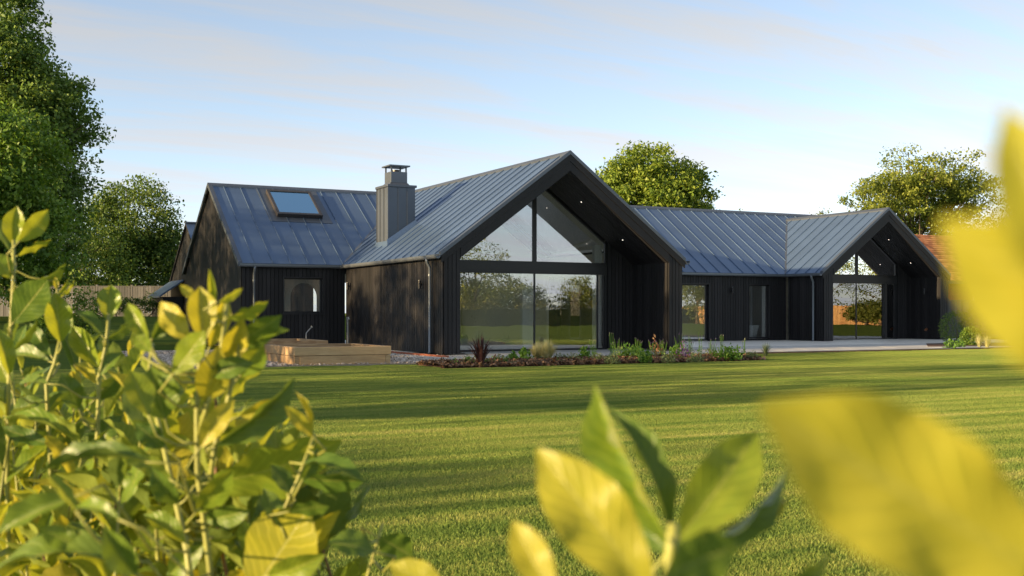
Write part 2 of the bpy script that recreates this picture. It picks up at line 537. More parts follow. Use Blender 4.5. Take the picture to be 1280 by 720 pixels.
BED_Y0, BED_Y1, BED_X0, BED_X1 = 20.75, 22.2, 9.3, 17.5
PAT_Y0 = 24.15
GRAVEL_Y0 = 22.75

def lawn_ok(x, y, m=0.42):
    if y > PAT_Y0 - m: return False
    if x < 10.4 and y > GRAVEL_Y0 - m and x > 4: return False
    if BED_X0 - m < x < BED_X1 + m and y > BED_Y0 - m and y < BED_Y1 + m: return False
    if 10.0 < x < 18.6 and y > 22.3 - m: return False
    return True

def build_grass():
    rng = np.random.default_rng(3)
    n = 9000
    r = 0.5 * np.sqrt(rng.random(n)); a = rng.random(n) * 2 * np.pi
    px, py = r * np.cos(a), r * np.sin(a)
    h = rng.uniform(0.010, 0.026, n)
    w = rng.uniform(0.0014, 0.0028, n)
    yaw = rng.random(n) * 2 * np.pi
    lean = rng.uniform(0.05, 0.6, n)
    dx, dy = np.cos(yaw), np.sin(yaw)
    la = rng.random(n) * 2 * np.pi
    lx, ly = np.cos(la) * lean * h, np.sin(la) * lean * h
    z = np.zeros(n)
    b0 = np.stack([px - dx * w, py - dy * w, z], 1)
    b1 = np.stack([px + dx * w, py + dy * w, z], 1)
    m1 = np.stack([px + dx * w * .7 + lx * .4, py + dy * w * .7 + ly * .4, h * .6], 1)
    t = np.stack([px + lx, py + ly, h], 1)
    q = np.stack([b0, b1, m1, t], 1)
    me = bpy.data.meshes.new('grass_tuft')
    vv = q.reshape(-1, 3).astype(np.float32)
    me.vertices.add(n * 4); me.vertices.foreach_set('co', vv.ravel())
    me.loops.add(n * 4); me.loops.foreach_set('vertex_index', np.arange(n * 4, dtype=np.int32))
    me.polygons.add(n)
    me.polygons.foreach_set('loop_start', np.arange(0, n * 4, 4, dtype=np.int32))
    me.polygons.foreach_set('loop_total', np.full(n, 4, dtype=np.int32))
    me.update(calc_edges=True)
    me.materials.append(M['blade'])
    tile = bpy.data.objects.new('grass_tuft', me)
    # one point per patch of turf
    pts = []
    step = 0.56
    gx = -3.0
    while gx < 40:
        gy = 0.5
        while gy < 25:
            x, y = gx + random.uniform(-.12, .12), gy + random.uniform(-.12, .12)
            d = _s * x + _c * y
            xr = _c * x - _s * y
            if d > 3.2 and abs(xr) < d * 0.50 + 0.8 and d < 40 and lawn_ok(x, y):
                pts.append((x, y, ground_h(x, y)))
            gy += step
        gx += step
    pm = bpy.data.meshes.new('lawn_grass')
    pm.from_pydata(pts, [], [])
    ob = link('lawn_grass', pm, M['blade'])
    tag(ob, 'short mown grass blades covering the lawn', 'grass', None, 'stuff')
    ng = bpy.data.node_groups.new('turf', 'GeometryNodeTree')
    ng.interface.new_socket('Geometry', in_out='INPUT', socket_type='NodeSocketGeometry')
    ng.interface.new_socket('Geometry', in_out='OUTPUT', socket_type='NodeSocketGeometry')
    N, L = ng.nodes, ng.links
    gi, go = N.new('NodeGroupInput'), N.new('NodeGroupOutput')
    inst = N.new('GeometryNodeInstanceOnPoints')
    oi = N.new('GeometryNodeObjectInfo'); oi.inputs[0].default_value = tile
    rv = N.new('FunctionNodeRandomValue'); rv.data_type = 'FLOAT_VECTOR'
    rv.inputs[0].default_value = (0, 0, 0); rv.inputs[1].default_value = (0, 0, 6.283)
    L.new(gi.outputs[0], inst.inputs['Points'])
    L.new(oi.outputs['Geometry'], inst.inputs['Instance'])
    L.new(rv.outputs[0], inst.inputs['Rotation'])
    L.new(inst.outputs[0], go.inputs[0])
    md = ob.modifiers.new('turf', 'NODES'); md.node_group = ng
build_grass()

# ------------------------------------------------------------------ the house
XL, YF, WID, EAVE, RIDGE = 8.34, 33.9, 8.44, 2.60, 5.42
A1, B1, Y1, R1 = 11.64, 19.36, 26.28, 5.46
A2, B2, Y2, R2 = 29.81, 36.67, 31.88, 5.15
C1, C2 = (A1 + B1) / 2, (A2 + B2) / 2
YW, YR, YB = YF + 0.10, YF + WID / 2, YF + WID
TM = (RIDGE - EAVE) / (WID / 2)
T1 = (R1 - EAVE) / ((B1 - A1) / 2)
T2 = (R2 - EAVE) / ((B2 - A2) / 2)
XR = 38.6
house = thing('barn_house', (20.0, 34.0, 0.0), 'long black timber-clad barn house with two glazed gables and zinc roof', 'house')

def clad(parent, O, U, Nn, width, z0, top, holes=(), kinks=(), board=0.125, gap=0.016, thick=0.022, name='cladding'):
    """vertical boards with open joints in front of a dark backing; top: function of u"""
    O, U, Nn = Vector(O), Vector(U), Vector(Nn)
    def strips(edges, g, d0, d1, mb):
        for a, b in edges:
            cuts = sorted({a, b} | {h for H_ in holes for h in H_[:2] if a < h < b} | {k for k in kinks if a < k < b})
            for i in range(len(cuts) - 1):
                p, q = cuts[i], cuts[i + 1]
                pm = (p + q) / 2
                pp = p + (g / 2 if i == 0 else 0)
                qq = q - (g / 2 if i == len(cuts) - 2 else 0)
                ivs = [(z0, None)]
                for (h0, h1, hz0, hz1) in holes:
                    if h0 <= pm <= h1:
                        nxt = []
                        for (s, e) in ivs:
                            if hz0 > s + 1e-3: nxt.append((s, hz0))
                            nxt.append((hz1, e))
                        ivs = nxt
                for (s, e) in ivs:
                    tp, tq = (top(pp), top(qq)) if e is None else (e, e)
                    if max(tp, tq) <= s + 0.01: continue
                    tp, tq = max(tp, s + 0.002), max(tq, s + 0.002)
                    def P(u, z, d): return O + U * u + Nn * d + Vector((0, 0, z))
                    mb.hexa([P(pp, s, d0), P(qq, s, d0), P(qq, s, d1), P(pp, s, d1), P(pp, tp, d0), P(qq, tq, d0), P(qq, tq, d1), P(pp, tp, d1)])
    nb = max(1, round(width / board))
    ed = [(width * i / nb, width * (i + 1) / nb) for i in range(nb)]
    back = MB(); strips([(0, width)] if not kinks and not holes else ed, 0.0, -0.14, 0.0, back)
    wall = back.build('wall', M['backing'], parent)
    mb = MB(); strips(ed, gap, 0.002, thick, mb)
    bo = mb.build(name, M['board'], wall)
    tag(bo, kind='stuff')
    return wall

def gable_top(y0, y1, ridge, eave, t):
    mid = (y1 - y0) / 2
    return lambda u: min(eave + u * t, eave + (y1 - y0 - u) * t)

# front of the left wing and the gable end of the left wing
clad(house, (XL + 0.1, YW, 0.02), (1, 0, 0), (0, -1, 0), A1 + 0.1 - XL - 0.1, 0, lambda u: 2.52, [(9.72 - XL - 0.1, 11.03 - XL - 0.1, 1.06, 2.18)])
_w = YB - 0.1 - YW
clad(house, (XL + 0.1, YB - 0.1, 0.02), (0, -1, 0), (-1, 0, 0), _w, 0, lambda u: min(2.58 + u * TM, 2.58 + (_w - u) * TM) - 0.06, kinks=(_w / 2,))
# gable one: left side wall, posts, recess, right side wall
clad(house, (A1 + 0.1, YW - 0.16, 0.02), (0, -1, 0), (-1, 0, 0), YW - 0.16 - Y1 - 0.03, 0, lambda u: 2.52)
clad(house, (B1 - 0.1, Y1 + 0.03, 0.02), (0, 1, 0), (1, 0, 0), YW - 0.16 - Y1 - 0.03, 0, lambda u: 2.52, [(2.7, 7.0, 0.1, 2.3)])
MB().box(B1 - .17, B1 - .155, Y1 + 2.73, Y1 + 7.03, 0.12, 2.32).build('added_side_window', M['clear_glass'], house)  # unseen window, added so sky light reaches the room from the side
PW = 0.47
def g_front(A, B, Y, T, xin0, xin1, yg, gx0, gx1, ztr0, ztr1):
    """posts, inner faces, piers beside the glass; returns nothing"""
    zt = EAVE - 0.10
    clad(house, (A + 0.1, Y + 0.03, 0.02), (1, 0, 0), (0, -1, 0), PW, 0, lambda u: zt + u * T - 0.05)
    clad(house, (B - 0.1 - PW, Y + 0.03, 0.02), (1, 0, 0), (0, -1, 0), PW, 0, lambda u: zt + (PW - u) * T - 0.05)
    zin = EAVE + (PW) * T - 0.50
    clad(house, (xin1, yg, 0.02), (0, -1, 0), (-1, 0, 0), yg - Y - 0.06, 0, lambda u: zin + 0.06)
    clad(house, (xin0, Y + 0.06, 0.02), (0, 1, 0), (1, 0, 0), yg - Y - 0.06, 0, lambda u: zin + 0.06)
    soff = lambda x: EAVE - 0.50 + min(x - A, B - x) * T + 0.05
    clad(house, (gx1 + 0.02, yg, 0.02), (1, 0, 0), (0, -1, 0), xin1 - gx1 - 0.02, 0, lambda u: soff(gx1 + u))
    clad(house, (xin0, yg, 0.02), (1, 0, 0), (0, -1, 0), gx0 - 0.02 - xin0, 0, lambda u: soff(xin0 + u))
XI0, XI1, YG = A1 + 0.1 + PW, B1 - 0.1 - PW, 28.15
GX0, GX1 = 13.02, 17.88
XJ0, XJ1, YH = A2 + 0.1 + PW, B2 - 0.1 - PW, 33.40
HX0, HX1 = 30.95, 35.30
g_front(A1, B1, Y1, T1, XI0, XI1, YG, GX0, GX1, 0, 0)
g_front(A2, B2, Y2, T2, XJ0, XJ1, YH, HX0, HX1, 0, 0)
# link wall and gable two
clad(house, (B1 - 0.1, YW, 0.02), (1, 0, 0), (0, -1, 0), A2 + 0.1 - B1 + 0.1, 0, lambda u: 2.52,
     [(23.9 - B1 + 0.1, 26.18 - B1 + 0.1, -0.01, 2.17), (28.04 - B1 + 0.1, 29.10 - B1 + 0.1, 0.06, 2.19)])
clad(house, (A2 + 0.1, YW - 0.16, 0.02), (0, -1, 0), (-1, 0, 0), YW - 0.16 - Y2 - 0.03, 0, lambda u: 2.52)
clad(house, (B2 - 0.1, Y2 + 0.03, 0.02), (0, 1, 0), (1, 0, 0), YB - Y2 - 0.2, 0, lambda u: 2.52)

# ---- roofs
def roof_slope(parent, O, U, S, lower, upper, width=0.56, first=0.0, lift=0.0):
    """O + U*u + S*s ; lower / upper: piecewise linear lists of (u, s)"""
    O, U, S = Vector(O), Vector(U).normalized(), Vector(S).normalized()
    Nn = U.cross(S)
    if Nn.z < 0: Nn = -Nn
    def ev(pts, u):
        for (a, sa), (b, sb) in zip(pts, pts[1:]):
            if a <= u <= b:
                return sa + (sb - sa) * (u - a) / max(1e-9, b - a)
        return pts[0][1] if u < pts[0][0] else pts[-1][1]
    u0, u1 = lower[0][0], lower[-1][0]
    def P(u, s, d): return O + U * u + S * s + Nn * d
    ks = [p[0] for p in lower + upper]
    def outline(a, b, sh=0.0):
        cl = sorted({a, b} | {k for k in ks if a < k < b})
        lo = [(u, ev(lower, u) + sh) for u in cl]
        hi = [(u, ev(upper, u)) for u in cl]
        pts = lo + hi[::-1]
        out = []
        for p in pts:
            if not out or abs(p[0] - out[-1][0]) + abs(p[1] - out[-1][1]) > 1e-3: out.append(p)
        if abs(out[0][0] - out[-1][0]) + abs(out[0][1] - out[-1][1]) < 1e-3: out.pop()
        return out
    deck = MB()
    edges, u = [], u0 + first
    cuts = [u0]
    while u < u1 - 0.05:
        if u > u0 + 0.05: cuts.append(u)
        u += width
    cuts.append(u1)
    flip = U.cross(S).z < 0
    for a, b in zip(cuts, cuts[1:]):
        o = outline(a, b)
        if len(o) > 2: deck.prism([P(x, s, -0.11) for x, s in (o[::-1] if flip else o)], Nn * 0.10)
    dk = deck.build('roof_slope', M['backing'], parent)
    for a, b in zip(cuts, cuts[1:]):
        o = outline(a + 0.006, b - 0.006, 0.0)
        if len(o) < 3: continue
        mb = MB(); mb.prism([P(x, s, -0.008) for x, s in (o[::-1] if flip else o)], Nn * (0.010 + random.uniform(0, 0.003)))
        mb.build('roof_panel', M['zinc'], dk)
    for a in cuts[1:-1]:
        s0, s1 = ev(lower, a), ev(upper, a)
        if s1 - s0 < 0.1: continue
        mb = MB()
        mb.hexa([P(a - .009, s0 + .01, -.006), P(a + .009, s0 + .01, -.006), P(a + .009, s1, -.006), P(a - .009, s1, -.006),
                 P(a - .005, s0 + .01, .032), P(a + .005, s0 + .01, .032), P(a + .005, s1, .032), P(a - .005, s1, .032)])
        mb.build('standing_seam', M['zinc'], dk)
    return dk
sm = math.hypot(1, TM); s1_ = math.hypot(1, T1); s2_ = math.hypot(1, T2)
SM = (YR - YF) * sm                                    # length of the main slope
vtop1 = (RIDGE - EAVE) / T1                            # run of the valley of gable one up to the main ridge
# main roof, front: left of gable one
roof_slope(house, (0, YF, EAVE), (1, 0, 0), (0, 1, TM), [(XL, 0), (A1, 0), (A1 + vtop1, SM)], [(XL, SM), (A1 + vtop1, SM)], 0.565, 0.48)
# main roof, front: link and beyond
vr2 = (R2 - EAVE) / TM * sm
roof_slope(house, (0, YF, EAVE), (1, 0, 0), (0, 1, TM), [(B1 - vtop1, SM), (B1, 0), (A2, 0), (C2, vr2), (B2, 0), (XR, 0)], [(B1 - vtop1, SM), (XR, SM)], 0.565, 0.3)
# main roof, rear
roof_slope(house, (0, YB, EAVE), (1, 0, 0), (0, -1, TM), [(XL, 0), (XR, 0)], [(XL, 1.0), (XR, 1.0)], 1.13)
roof_slope(house, (0, YB, EAVE), (1, 0, 0), (0, -1, TM), [(XL, 4.2), (XR, 4.2)], [(XL, SM), (XR, SM)], 1.13)
def _rm(x, q, dz): return Vector((x, YB - q / sm, EAVE + q / sm * TM + dz))
MB().hexa([_rm(XL, 4.2, 0), _rm(XR, 4.2, 0), _rm(XR, 1.0, 0), _rm(XL, 1.0, 0), _rm(XL, 4.2, .03), _rm(XR, 4.2, .03), _rm(XR, 1.0, .03), _rm(XL, 1.0, .03)]).build('rooflight', M['clear_glass'], house)  # unseen glass band, added to let sky light into the rooms
# gable one slopes
S1L = (C1 - A1) * s1_
yv1 = YF + (RIDGE - EAVE) / TM
lv = [(Y1, 0), (YF, 0), (yv1, vtop1 * s1_)]
roof_slope(house, (A1, 0, EAVE), (0, 1, 0), (1, 0, T1), lv, [(Y1, S1L), (yv1, S1L)], 0.56, 0.36)
roof_slope(house, (B1, 0, EAVE), (0, 1, 0), (-1, 0, T1), [(Y1, 0), (28.9, 0)], [(Y1, S1L), (28.9, S1L)], 0.56, 0.36)
roof_slope(house, (B1, 0, EAVE), (0, 1, 0), (-1, 0, T1), [(28.9, 0), (33.2, 0)], [(28.9, .6), (33.2, .6)], 0.56, 0.36)
roof_slope(house, (B1, 0, EAVE), (0, 1, 0), (-1, 0, T1), [(28.9, 4.4), (33.2, 4.4)], [(28.9, S1L), (33.2, S1L)], 0.56, 0.36)
roof_slope(house, (B1, 0, EAVE), (0, 1, 0), (-1, 0, T1), [(33.2, 0), (YF, 0), (yv1, vtop1 * s1_)], [(33.2, S1L), (yv1, S1L)], 0.56, 0.36)
def _rp(y, q, dz): return Vector((B1 - q / s1_, y, EAVE + q / s1_ * T1 + dz))
MB().hexa([_rp(28.9, .6, 0), _rp(28.9, 4.4, 0), _rp(33.2, 4.4, 0), _rp(33.2, .6, 0), _rp(28.9, .6, .03), _rp(28.9, 4.4, .03), _rp(33.2, 4.4, .03), _rp(33.2, .6, .03)]).build('rooflight', M['clear_glass'], house)  # unseen rooflight, added to brighten the gable-one room
S2L = (C2 - A2) * s2_
yv2 = YF + (R2 - EAVE) / TM
lv = [(Y2, 0), (YF, 0), (yv2, S2L)]
roof_slope(house, (A2, 0, EAVE), (0, 1, 0), (1, 0, T2), lv, [(Y2, S2L), (yv2, S2L)], 0.56, 0.36)
roof_slope(house, (B2, 0, EAVE), (0, 1, 0), (-1, 0, T2), [(Y2, 0), (33.7, 0)], [(Y2, S2L), (33.7, S2L)], 0.56, 0.36)
MB().prism([(B2 - .05, 33.7, EAVE + .04), (B2 - .05, YF, EAVE + .04), (C2 + .05, yv2, R2 - .04), (C2 + .05, 33.7, R2 - .04)], (0, 0, .03)).build('rooflight', M['clear_glass'], house)  # glazed stretch of an unseen slope, added to lighten the gable-two room

def ridge_cap(p0, p1, dirs):
    """inverted-V cap along a ridge; dirs: the two down-slope unit vectors"""
    p0, p1 = Vector(p0), Vector(p1)
    for k, dv in enumerate(dirs):
        dv = Vector(dv).normalized()
        up = Vector((0, 0, 0.055 + 0.002 * k))
        mb = MB()
        e = dv * 0.15
        mb.hexa([p0 - Vector((0, 0, .02)), p0 + e - Vector((0, 0, .02)), p1 + e - Vector((0, 0, .02)), p1 - Vector((0, 0, .02)), p0 + up, p0 + e + up, p1 + e + up, p1 + up])
        mb.build('ridge_cap', M['zinc_trim'], house)
ridge_cap((XL - .02, YR, RIDGE), (XR, YR, RIDGE), [(0, -1, -TM), (0, 1, -TM)])
ridge_cap((C1, Y1 - .02, R1), (C1, yv1 + .02, R1), [(-1, 0, -T1), (1, 0, -T1)])
ridge_cap((C2, Y2 - .02, R2), (C2, yv2 + .02, R2), [(-1, 0, -T2), (1, 0, -T2)])

# valley trims where the gables meet the main roof
def strip_between(p0, p1, w, h, mat, name, parent):
    p0, p1 = Vector(p0), Vector(p1)
    t = (p1 - p0).normalized()
    sd = t.cross(Vector((0, 0, 1))).normalized() * w / 2
    up = sd.cross(t).normalized() * h
    if up.z < 0: up = -up
    MB().hexa([p0 - sd, p0 + sd, p1 + sd, p1 - sd, p0 - sd + up, p0 + sd + up, p1 + sd + up, p1 - sd + up]).build(name, mat, parent)
for p0, p1 in (((A1, YF, EAVE), (A1 + vtop1, yv1, RIDGE)), ((A2, YF, EAVE), (C2, yv2, R2)), ((B2, YF, EAVE), (C2, yv2, R2))):
    strip_between(p0, p1, 0.16, 0.022, M['zinc_trim'], 'valley_trim', house)

# bargeboards of the two gables: zinc verge, then two sloping boards, soffit boards under the overhang
def gable_edge(A, B, Y, R, T, yg):
    C = (A + B) / 2
    sl = math.hypot(1, T)
    for sgn, X in ((1, A), (-1, B)):
        def P(x, dz, y): return Vector((x, y, EAVE + abs(x - X) * T + dz))
        def band(dz0, dz1, ya, yb, name, mat, x0=X, x1=C):
            MB().hexa([P(x0, dz0, ya), P(x1, dz0, ya), P(x1, dz0, yb), P(x0, dz0, yb), P(x0, dz1, ya), P(x1, dz1, ya), P(x1, dz1, yb), P(x0, dz1, yb)]).build(name, mat, house)
        band(-0.045, 0.06, Y - 0.035, Y + 0.10, 'verge_trim', M['zinc_trim'])
        band(-0.24, -0.048, Y - 0.022, Y + 0.02, 'bargeboard', M['board'], X + sgn * 0.02)
        band(-0.50, -0.246, Y - 0.006, Y + 0.022, 'bargeboard', M['board'], X + sgn * (PW + 0.10))
        # soffit boards running along the slope
        x0 = X + sgn * (PW + 0.06)
        w = yg - Y - 0.05
        nb = int(w / 0.13)
        mb = MB()
        for k in range(nb):
            ya, yb = Y + 0.024 + w * k / nb + .004, Y + 0.024 + w * (k + 1) / nb - .004
            mb.hexa([P(x0, -0.52, ya), P(C, -0.52, ya), P(C, -0.52, yb), P(x0, -0.52, yb), P(x0, -0.50, ya), P(C, -0.50, ya), P(C, -0.50, yb), P(x0, -0.50, yb)])
        so = mb.build('soffit', M['board'], house)
        tag(so, kind='stuff')
        # recessed lamps in the soffit
        for k in ((0.30, 0.72) if sgn < 0 else ()):
            x = x0 + (C - x0) * k
            y = Y + (yg - Y) * 0.5
            p = P(x, -0.527, y)
            nrm = Vector((sgn * T, 0, -1)).normalized()
            ring = MB().tube([p, p + nrm * 0.012], 0.032, 12).build('downlight', M['black_metal'], house)
            MB().tube([p + nrm * 0.0125, p + nrm * 0.016], 0.016, 10).build('lens', M['lamp'], ring)
gable_edge(A1, B1, Y1, R1, T1, YG)
gable_edge(A2, B2, Y2, R2, T2, YH)
# verge of the left wing gable end
for sgn, Yq in ((1, YF), (-1, YB)):
    def P(y, dz, x): return Vector((x, y, EAVE + abs(y - Yq) * TM + dz))
    MB().hexa([P(Yq, -.10, XL - .03), P(Yq, -.10, XL + .1), P(YR, -.10, XL + .1), P(YR, -.10, XL - .03), P(Yq, .05, XL - .03), P(Yq, .05, XL + .1), P(YR, .05, XL + .1), P(YR, .05, XL - .03)]).build('verge_trim', M['zinc_trim'], house)

# gutters and downpipes
def gutter(p0, p1, outward):
    p0, p1, o = Vector(p0), Vector(p1), Vector(outward)
    t = (p1 - p0).normalized()
    prof = [(0.0, 0.0), (0.0, -0.05), (0.03, -0.09), (0.075, -0.10), (0.115, -0.085), (0.135, -0.05), (0.135, 0.005), (0.122, 0.005), (0.120, -0.045), (0.10, -0.075), (0.06, -0.085), (0.025, -0.07), (0.012, -0.04), (0.012, 0.0)]
    mb = MB()
    ring0 = [p0 + o * a + Vector((0, 0, b)) for a, b in prof]
    if (ring0[1] - ring0[0]).cross(ring0[6] - ring0[0]).dot(t) > 0: ring0 = ring0[::-1]
    mb.prism(ring0[::-1] if False else ring0, p1 - p0)
    mb.build('gutter', M['gutter'], house)
zg = EAVE - 0.02
gutter((XL, YF - .01, zg), (A1 - 0.13, YF - .01, zg), (0, -1, 0))
gutter((A1 - .01, YF - 0.0, zg), (A1 - .01, Y1 - .03, zg), (-1, 0, 0))
gutter((B1 + 0.14, YF - .01, zg), (A2 - 0.13, YF - .01, zg), (0, -1, 0))
gutter((A2 - .01, YF, zg), (A2 - .01, Y2 - .03, zg), (-1, 0, 0))
gutter((B1 + .01, YF, zg), (B1 + .01, Y1 - .03, zg), (1, 0, 0))
def downpipe(x, y, n):
    n = Vector(n)
    top = Vector((x, y, EAVE - .08)) + n * 0.17
    wp = Vector((x, y, 0)) + n * 0.085
    pts = [top, top - Vector((0, 0, .10)), Vector((wp.x, wp.y, EAVE - .34)), Vector((wp.x, wp.y, 0.06)), Vector((wp.x, wp.y, 0.0)) + n * 0.04]
    dp = MB().tube(pts, [0.05, 0.045, 0.042, 0.042, 0.042], 12).build('downpipe', M['gutter'], house, True)
    for z in (0.25, 1.2, 2.05):
        w2 = Vector((wp.x, wp.y, z))
        MB().tube([w2, w2 + Vector((0, 0, .05))], 0.05, 12).build('pipe_bracket', M['gutter'], dp)
downpipe(A1 + 0.08, 26.95, (-1, 0, 0))
downpipe(A2 + 0.08, 32.35, (-1, 0, 0))
downpipe(8.80, YW - 0.02, (0, -1, 0))
downpipe(B1 - 0.08, 26.6, (1, 0, 0))

# ---- chimney on the left slope of gable one
cx0, cx1, cy0, cy1, cz1 = 12.39, 13.27, 31.88, 32.85, 4.93
def zr(x): return EAVE + (x - A1) * T1
mb = MB().hexa([(cx0, cy0, zr(cx0) - .05), (cx1, cy0, zr(cx1) - .05), (cx1, cy1, zr(cx1) - .05), (cx0, cy1, zr(cx0) - .05), (cx0, cy0, cz1), (cx1, cy0, cz1), (cx1, cy1, cz1), (cx0, cy1, cz1)])
ch = mb.build('chimney', M['zinc_trim'], house)
for k in (0.36, 0.7):
    MB().box(cx0 + (cx1 - cx0) * k - .008, cx0 + (cx1 - cx0) * k + .008, cy0 - .022, cy0, zr(cx0) + 0.55 * k, cz1).build('seam', M['zinc_trim'], ch)
    MB().box(cx0 - .022, cx0, cy0 + (cy1 - cy0) * k - .008, cy0 + (cy1 - cy0) * k + .008, zr(cx0), cz1).build('seam', M['zinc_trim'], ch)
for (a, b) in ((cx0, cy0), (cx0, cy1)):
    MB().box(a - .025, a + .01, b - .025, b + .01, zr(cx0) + .02, cz1).build('corner_seam', M['zinc_trim'], ch)
# flashing skirt round the foot
MB().hexa([(cx0 - .05, cy0 - .06, zr(cx0) - .01), (cx1 + .03, cy0 - .06, zr(cx1) - .01), (cx1 + .03, cy0 + .001, zr(cx1) - .01), (cx0 - .05, cy0 + .001, zr(cx0) - .01),
           (cx0 - .05, cy0 - .03, zr(cx0) + .16), (cx1 + .03, cy0 - .03, zr(cx1) + .16), (cx1 + .03, cy0 + .002, zr(cx1) + .16), (cx0 - .05, cy0 + .002, zr(cx0) + .16)]).build('flashing', M['zinc'], ch)
MB().hexa([(cx0 - .07, cy0 - .06, zr(cx0) - .07), (cx0, cy0 - .06, zr(cx0) - .03), (cx0, cy1 + .06, zr(cx0) - .03), (cx0 - .07, cy1 + .06, zr(cx0) - .07),
           (cx0 - .03, cy0 - .03, zr(cx0) + .12), (cx0 + .002, cy0 - .03, zr(cx0) + .12), (cx0 + .002, cy1 + .03, zr(cx0) + .12), (cx0 - .03, cy1 + .03, zr(cx0) + .12)]).build('flashing', M['zinc'], ch)
MB().box(cx0 - .045, cx1 + .045, cy0 - .045, cy1 + .045, cz1, cz1 + .075).build('chimney_cap', M['zinc_trim'], ch, bevel=0.01)
mx_, my_ = (cx0 + cx1) / 2, (cy0 + cy1) / 2
MB().hexa([(mx_ - .34, my_ - .34, cz1 + .075), (mx_ + .34, my_ - .34, cz1 + .075), (mx_ + .34, my_ + .34, cz1 + .075), (mx_ - .34, my_ + .34, cz1 + .075),
           (mx_ - .28, my_ - .28, cz1 + .16), (mx_ + .28, my_ - .28, cz1 + .16), (mx_ + .28, my_ + .28, cz1 + .16), (mx_ - .28, my_ + .28, cz1 + .16)]).build('stack_skirt', M['zinc_trim'], ch)
MB().box(mx_ - .27, mx_ + .27, my_ - .27, my_ + .27, cz1 + .16, cz1 + .50).build('flue_stack', M['zinc_trim'], ch, bevel=0.008)
for a in (-.24, .24):
    for b in (-.24, .24):
        MB().box(mx_ + a - .02, mx_ + a + .02, my_ + b - .02, my_ + b + .02, cz1 + .50, cz1 + .66).build('cowl_post', M['zinc_trim'], ch)
MB().box(mx_ - .34, mx_ + .34, my_ - .34, my_ + .34, cz1 + .66, cz1 + .70).build('cowl_plate', M['zinc_trim'], ch)
MB().tube([(mx_, my_, cz1 + .5), (mx_, my_, cz1 + .58)], 0.12, 14).build('flue_pipe', M['black_metal'], ch)

# ---- rooflight in the left wing
def on_main(x, y, d):
    n = Vector((0, -TM, 1)).normalized()
    return Vector((x, y, EAVE + (y - YF) * TM)) + n * d
rx0, rx1, ry0, ry1 = 10.2, 11.76, 36.36, 37.78
def sl_box(x0, x1, y0, y1, d0, d1):
    return MB().hexa([on_main(x0, y0, d0), on_main(x1, y0, d0), on_main(x1, y1, d0), on_main(x0, y1, d0), on_main(x0, y0, d1), on_main(x1, y0, d1), on_main(x1, y1, d1), on_main(x0, y1, d1)])
rl = sl_box(rx0 - .28, rx1 + .28, ry0 - .24, ry1 + .2, 0.004, 0.016).build('rooflight', M['zinc_trim'], house)
for (a, b, c, d) in ((rx0, rx1, ry0, ry0 + .10), (rx0, rx1, ry1 - .10, ry1), (rx0, rx0 + .10, ry0 + .10, ry1 - .10), (rx1 - .10, rx1, ry0 + .10, ry1 - .10)):
    sl_box(a, b, c, d, 0.0165, 0.15).build('frame', M['dark_frame'], rl, bevel=0.008)
sl_box(rx0 + .1, rx1 - .1, ry0 + .1, ry1 - .1, 0.07, 0.085).build('added_white_sheet', M['white'], rl)  # white sheet added under the pane to brighten it
sl_box(rx0 + .1, rx1 - .1, ry0 + .1, ry1 - .1, 0.11, 0.125).build('pane', M['roof_glass'], rl)

# ---- glazing
def bars(parent, lst, mat=None, bevel=0.0):
    for b in lst:
        MB().box(*b).build('frame', mat or M['black_metal'], parent, bevel=bevel)
def gable_glazing(A, B, T, yg, x0, x1, xm, zt0, zt1, doors):
    sof = lambda x: EAVE - 0.52 + min(x - A, B - x) * T
    C = (A + B) / 2
    y0, y1 = yg + 0.02, yg + 0.10
    w = MB().box(x0, x1, y0 - .03, y1 + .02, zt0, zt1).build('gable_window', M['black_metal'], house)      # transom
    MB().box(x0 + .02, x1 - .02, y0 - .05, y0 - .03, zt0 + .05, zt1 - .05).build('transom_fascia', M['black_metal'], w)
    MB().box(xm - .055, xm + .055, y0, y1, zt1 + .001, sof(xm) - 0.02).build('mullion', M['black_metal'], w)
    MB().box(x0, x0 + .06, y0, y1, 0.03, zt0 - .001).build('jamb', M['black_metal'], w)
    MB().box(x1 - .06, x1, y0, y1, 0.03, zt0 - .001).build('jamb', M['black_metal'], w)
    MB().box(x0, x0 + .06, y0, y1, zt1 + .001, sof(x0)).build('jamb', M['black_metal'], w)
    MB().box(x1 - .06, x1, y0, y1, zt1 + .001, sof(x1)).build('jamb', M['black_metal'], w)
    MB().box(x0, x1, y0 - .02, y1 + .02, 0.0, 0.045).build('threshold', M['black_metal'], w)
    # raking head frame
    for (p, q) in ((x0 + .06, C), (C, x1 - .06)):
        MB().hexa([(p, y0 + .002, sof(p) - .07), (q, y0 + .002, sof(q) - .07), (q, y1 - .002, sof(q) - .07), (p, y1 - .002, sof(p) - .07), (p, y0 + .002, sof(p) + .03), (q, y0 + .002, sof(q) + .03), (q, y1 - .002, sof(q) + .03), (p, y1 - .002, sof(p) + .03)]).build('head_frame', M['black_metal'], w)
    ym = (y0 + y1) / 2
    for (p, q) in ((x0 + .06, xm - .055), (xm + .055, x1 - .06)):
        pts = [(p, ym, zt1 + .005), (q, ym, zt1 + .005), (q, ym, sof(q) - .05)]
        if p < C < q: pts.append((C, ym, sof(C) - .05))
        pts.append((p, ym, sof(p) - .05))
        MB().prism(pts, (0, 0.012, 0)).build('pane', M['glass'], w)
    for (p, q, yo) in doors:
        MB().box(p, q, ym + yo, ym + yo + .012, 0.05, zt0 - .005).build('pane', M['glass'], w)
        MB().box(q - .022, q + .022, ym + yo - .02, ym + yo + .03, 0.046, zt0 - .003).build('door_stile', M['black_metal'], w)
    return w
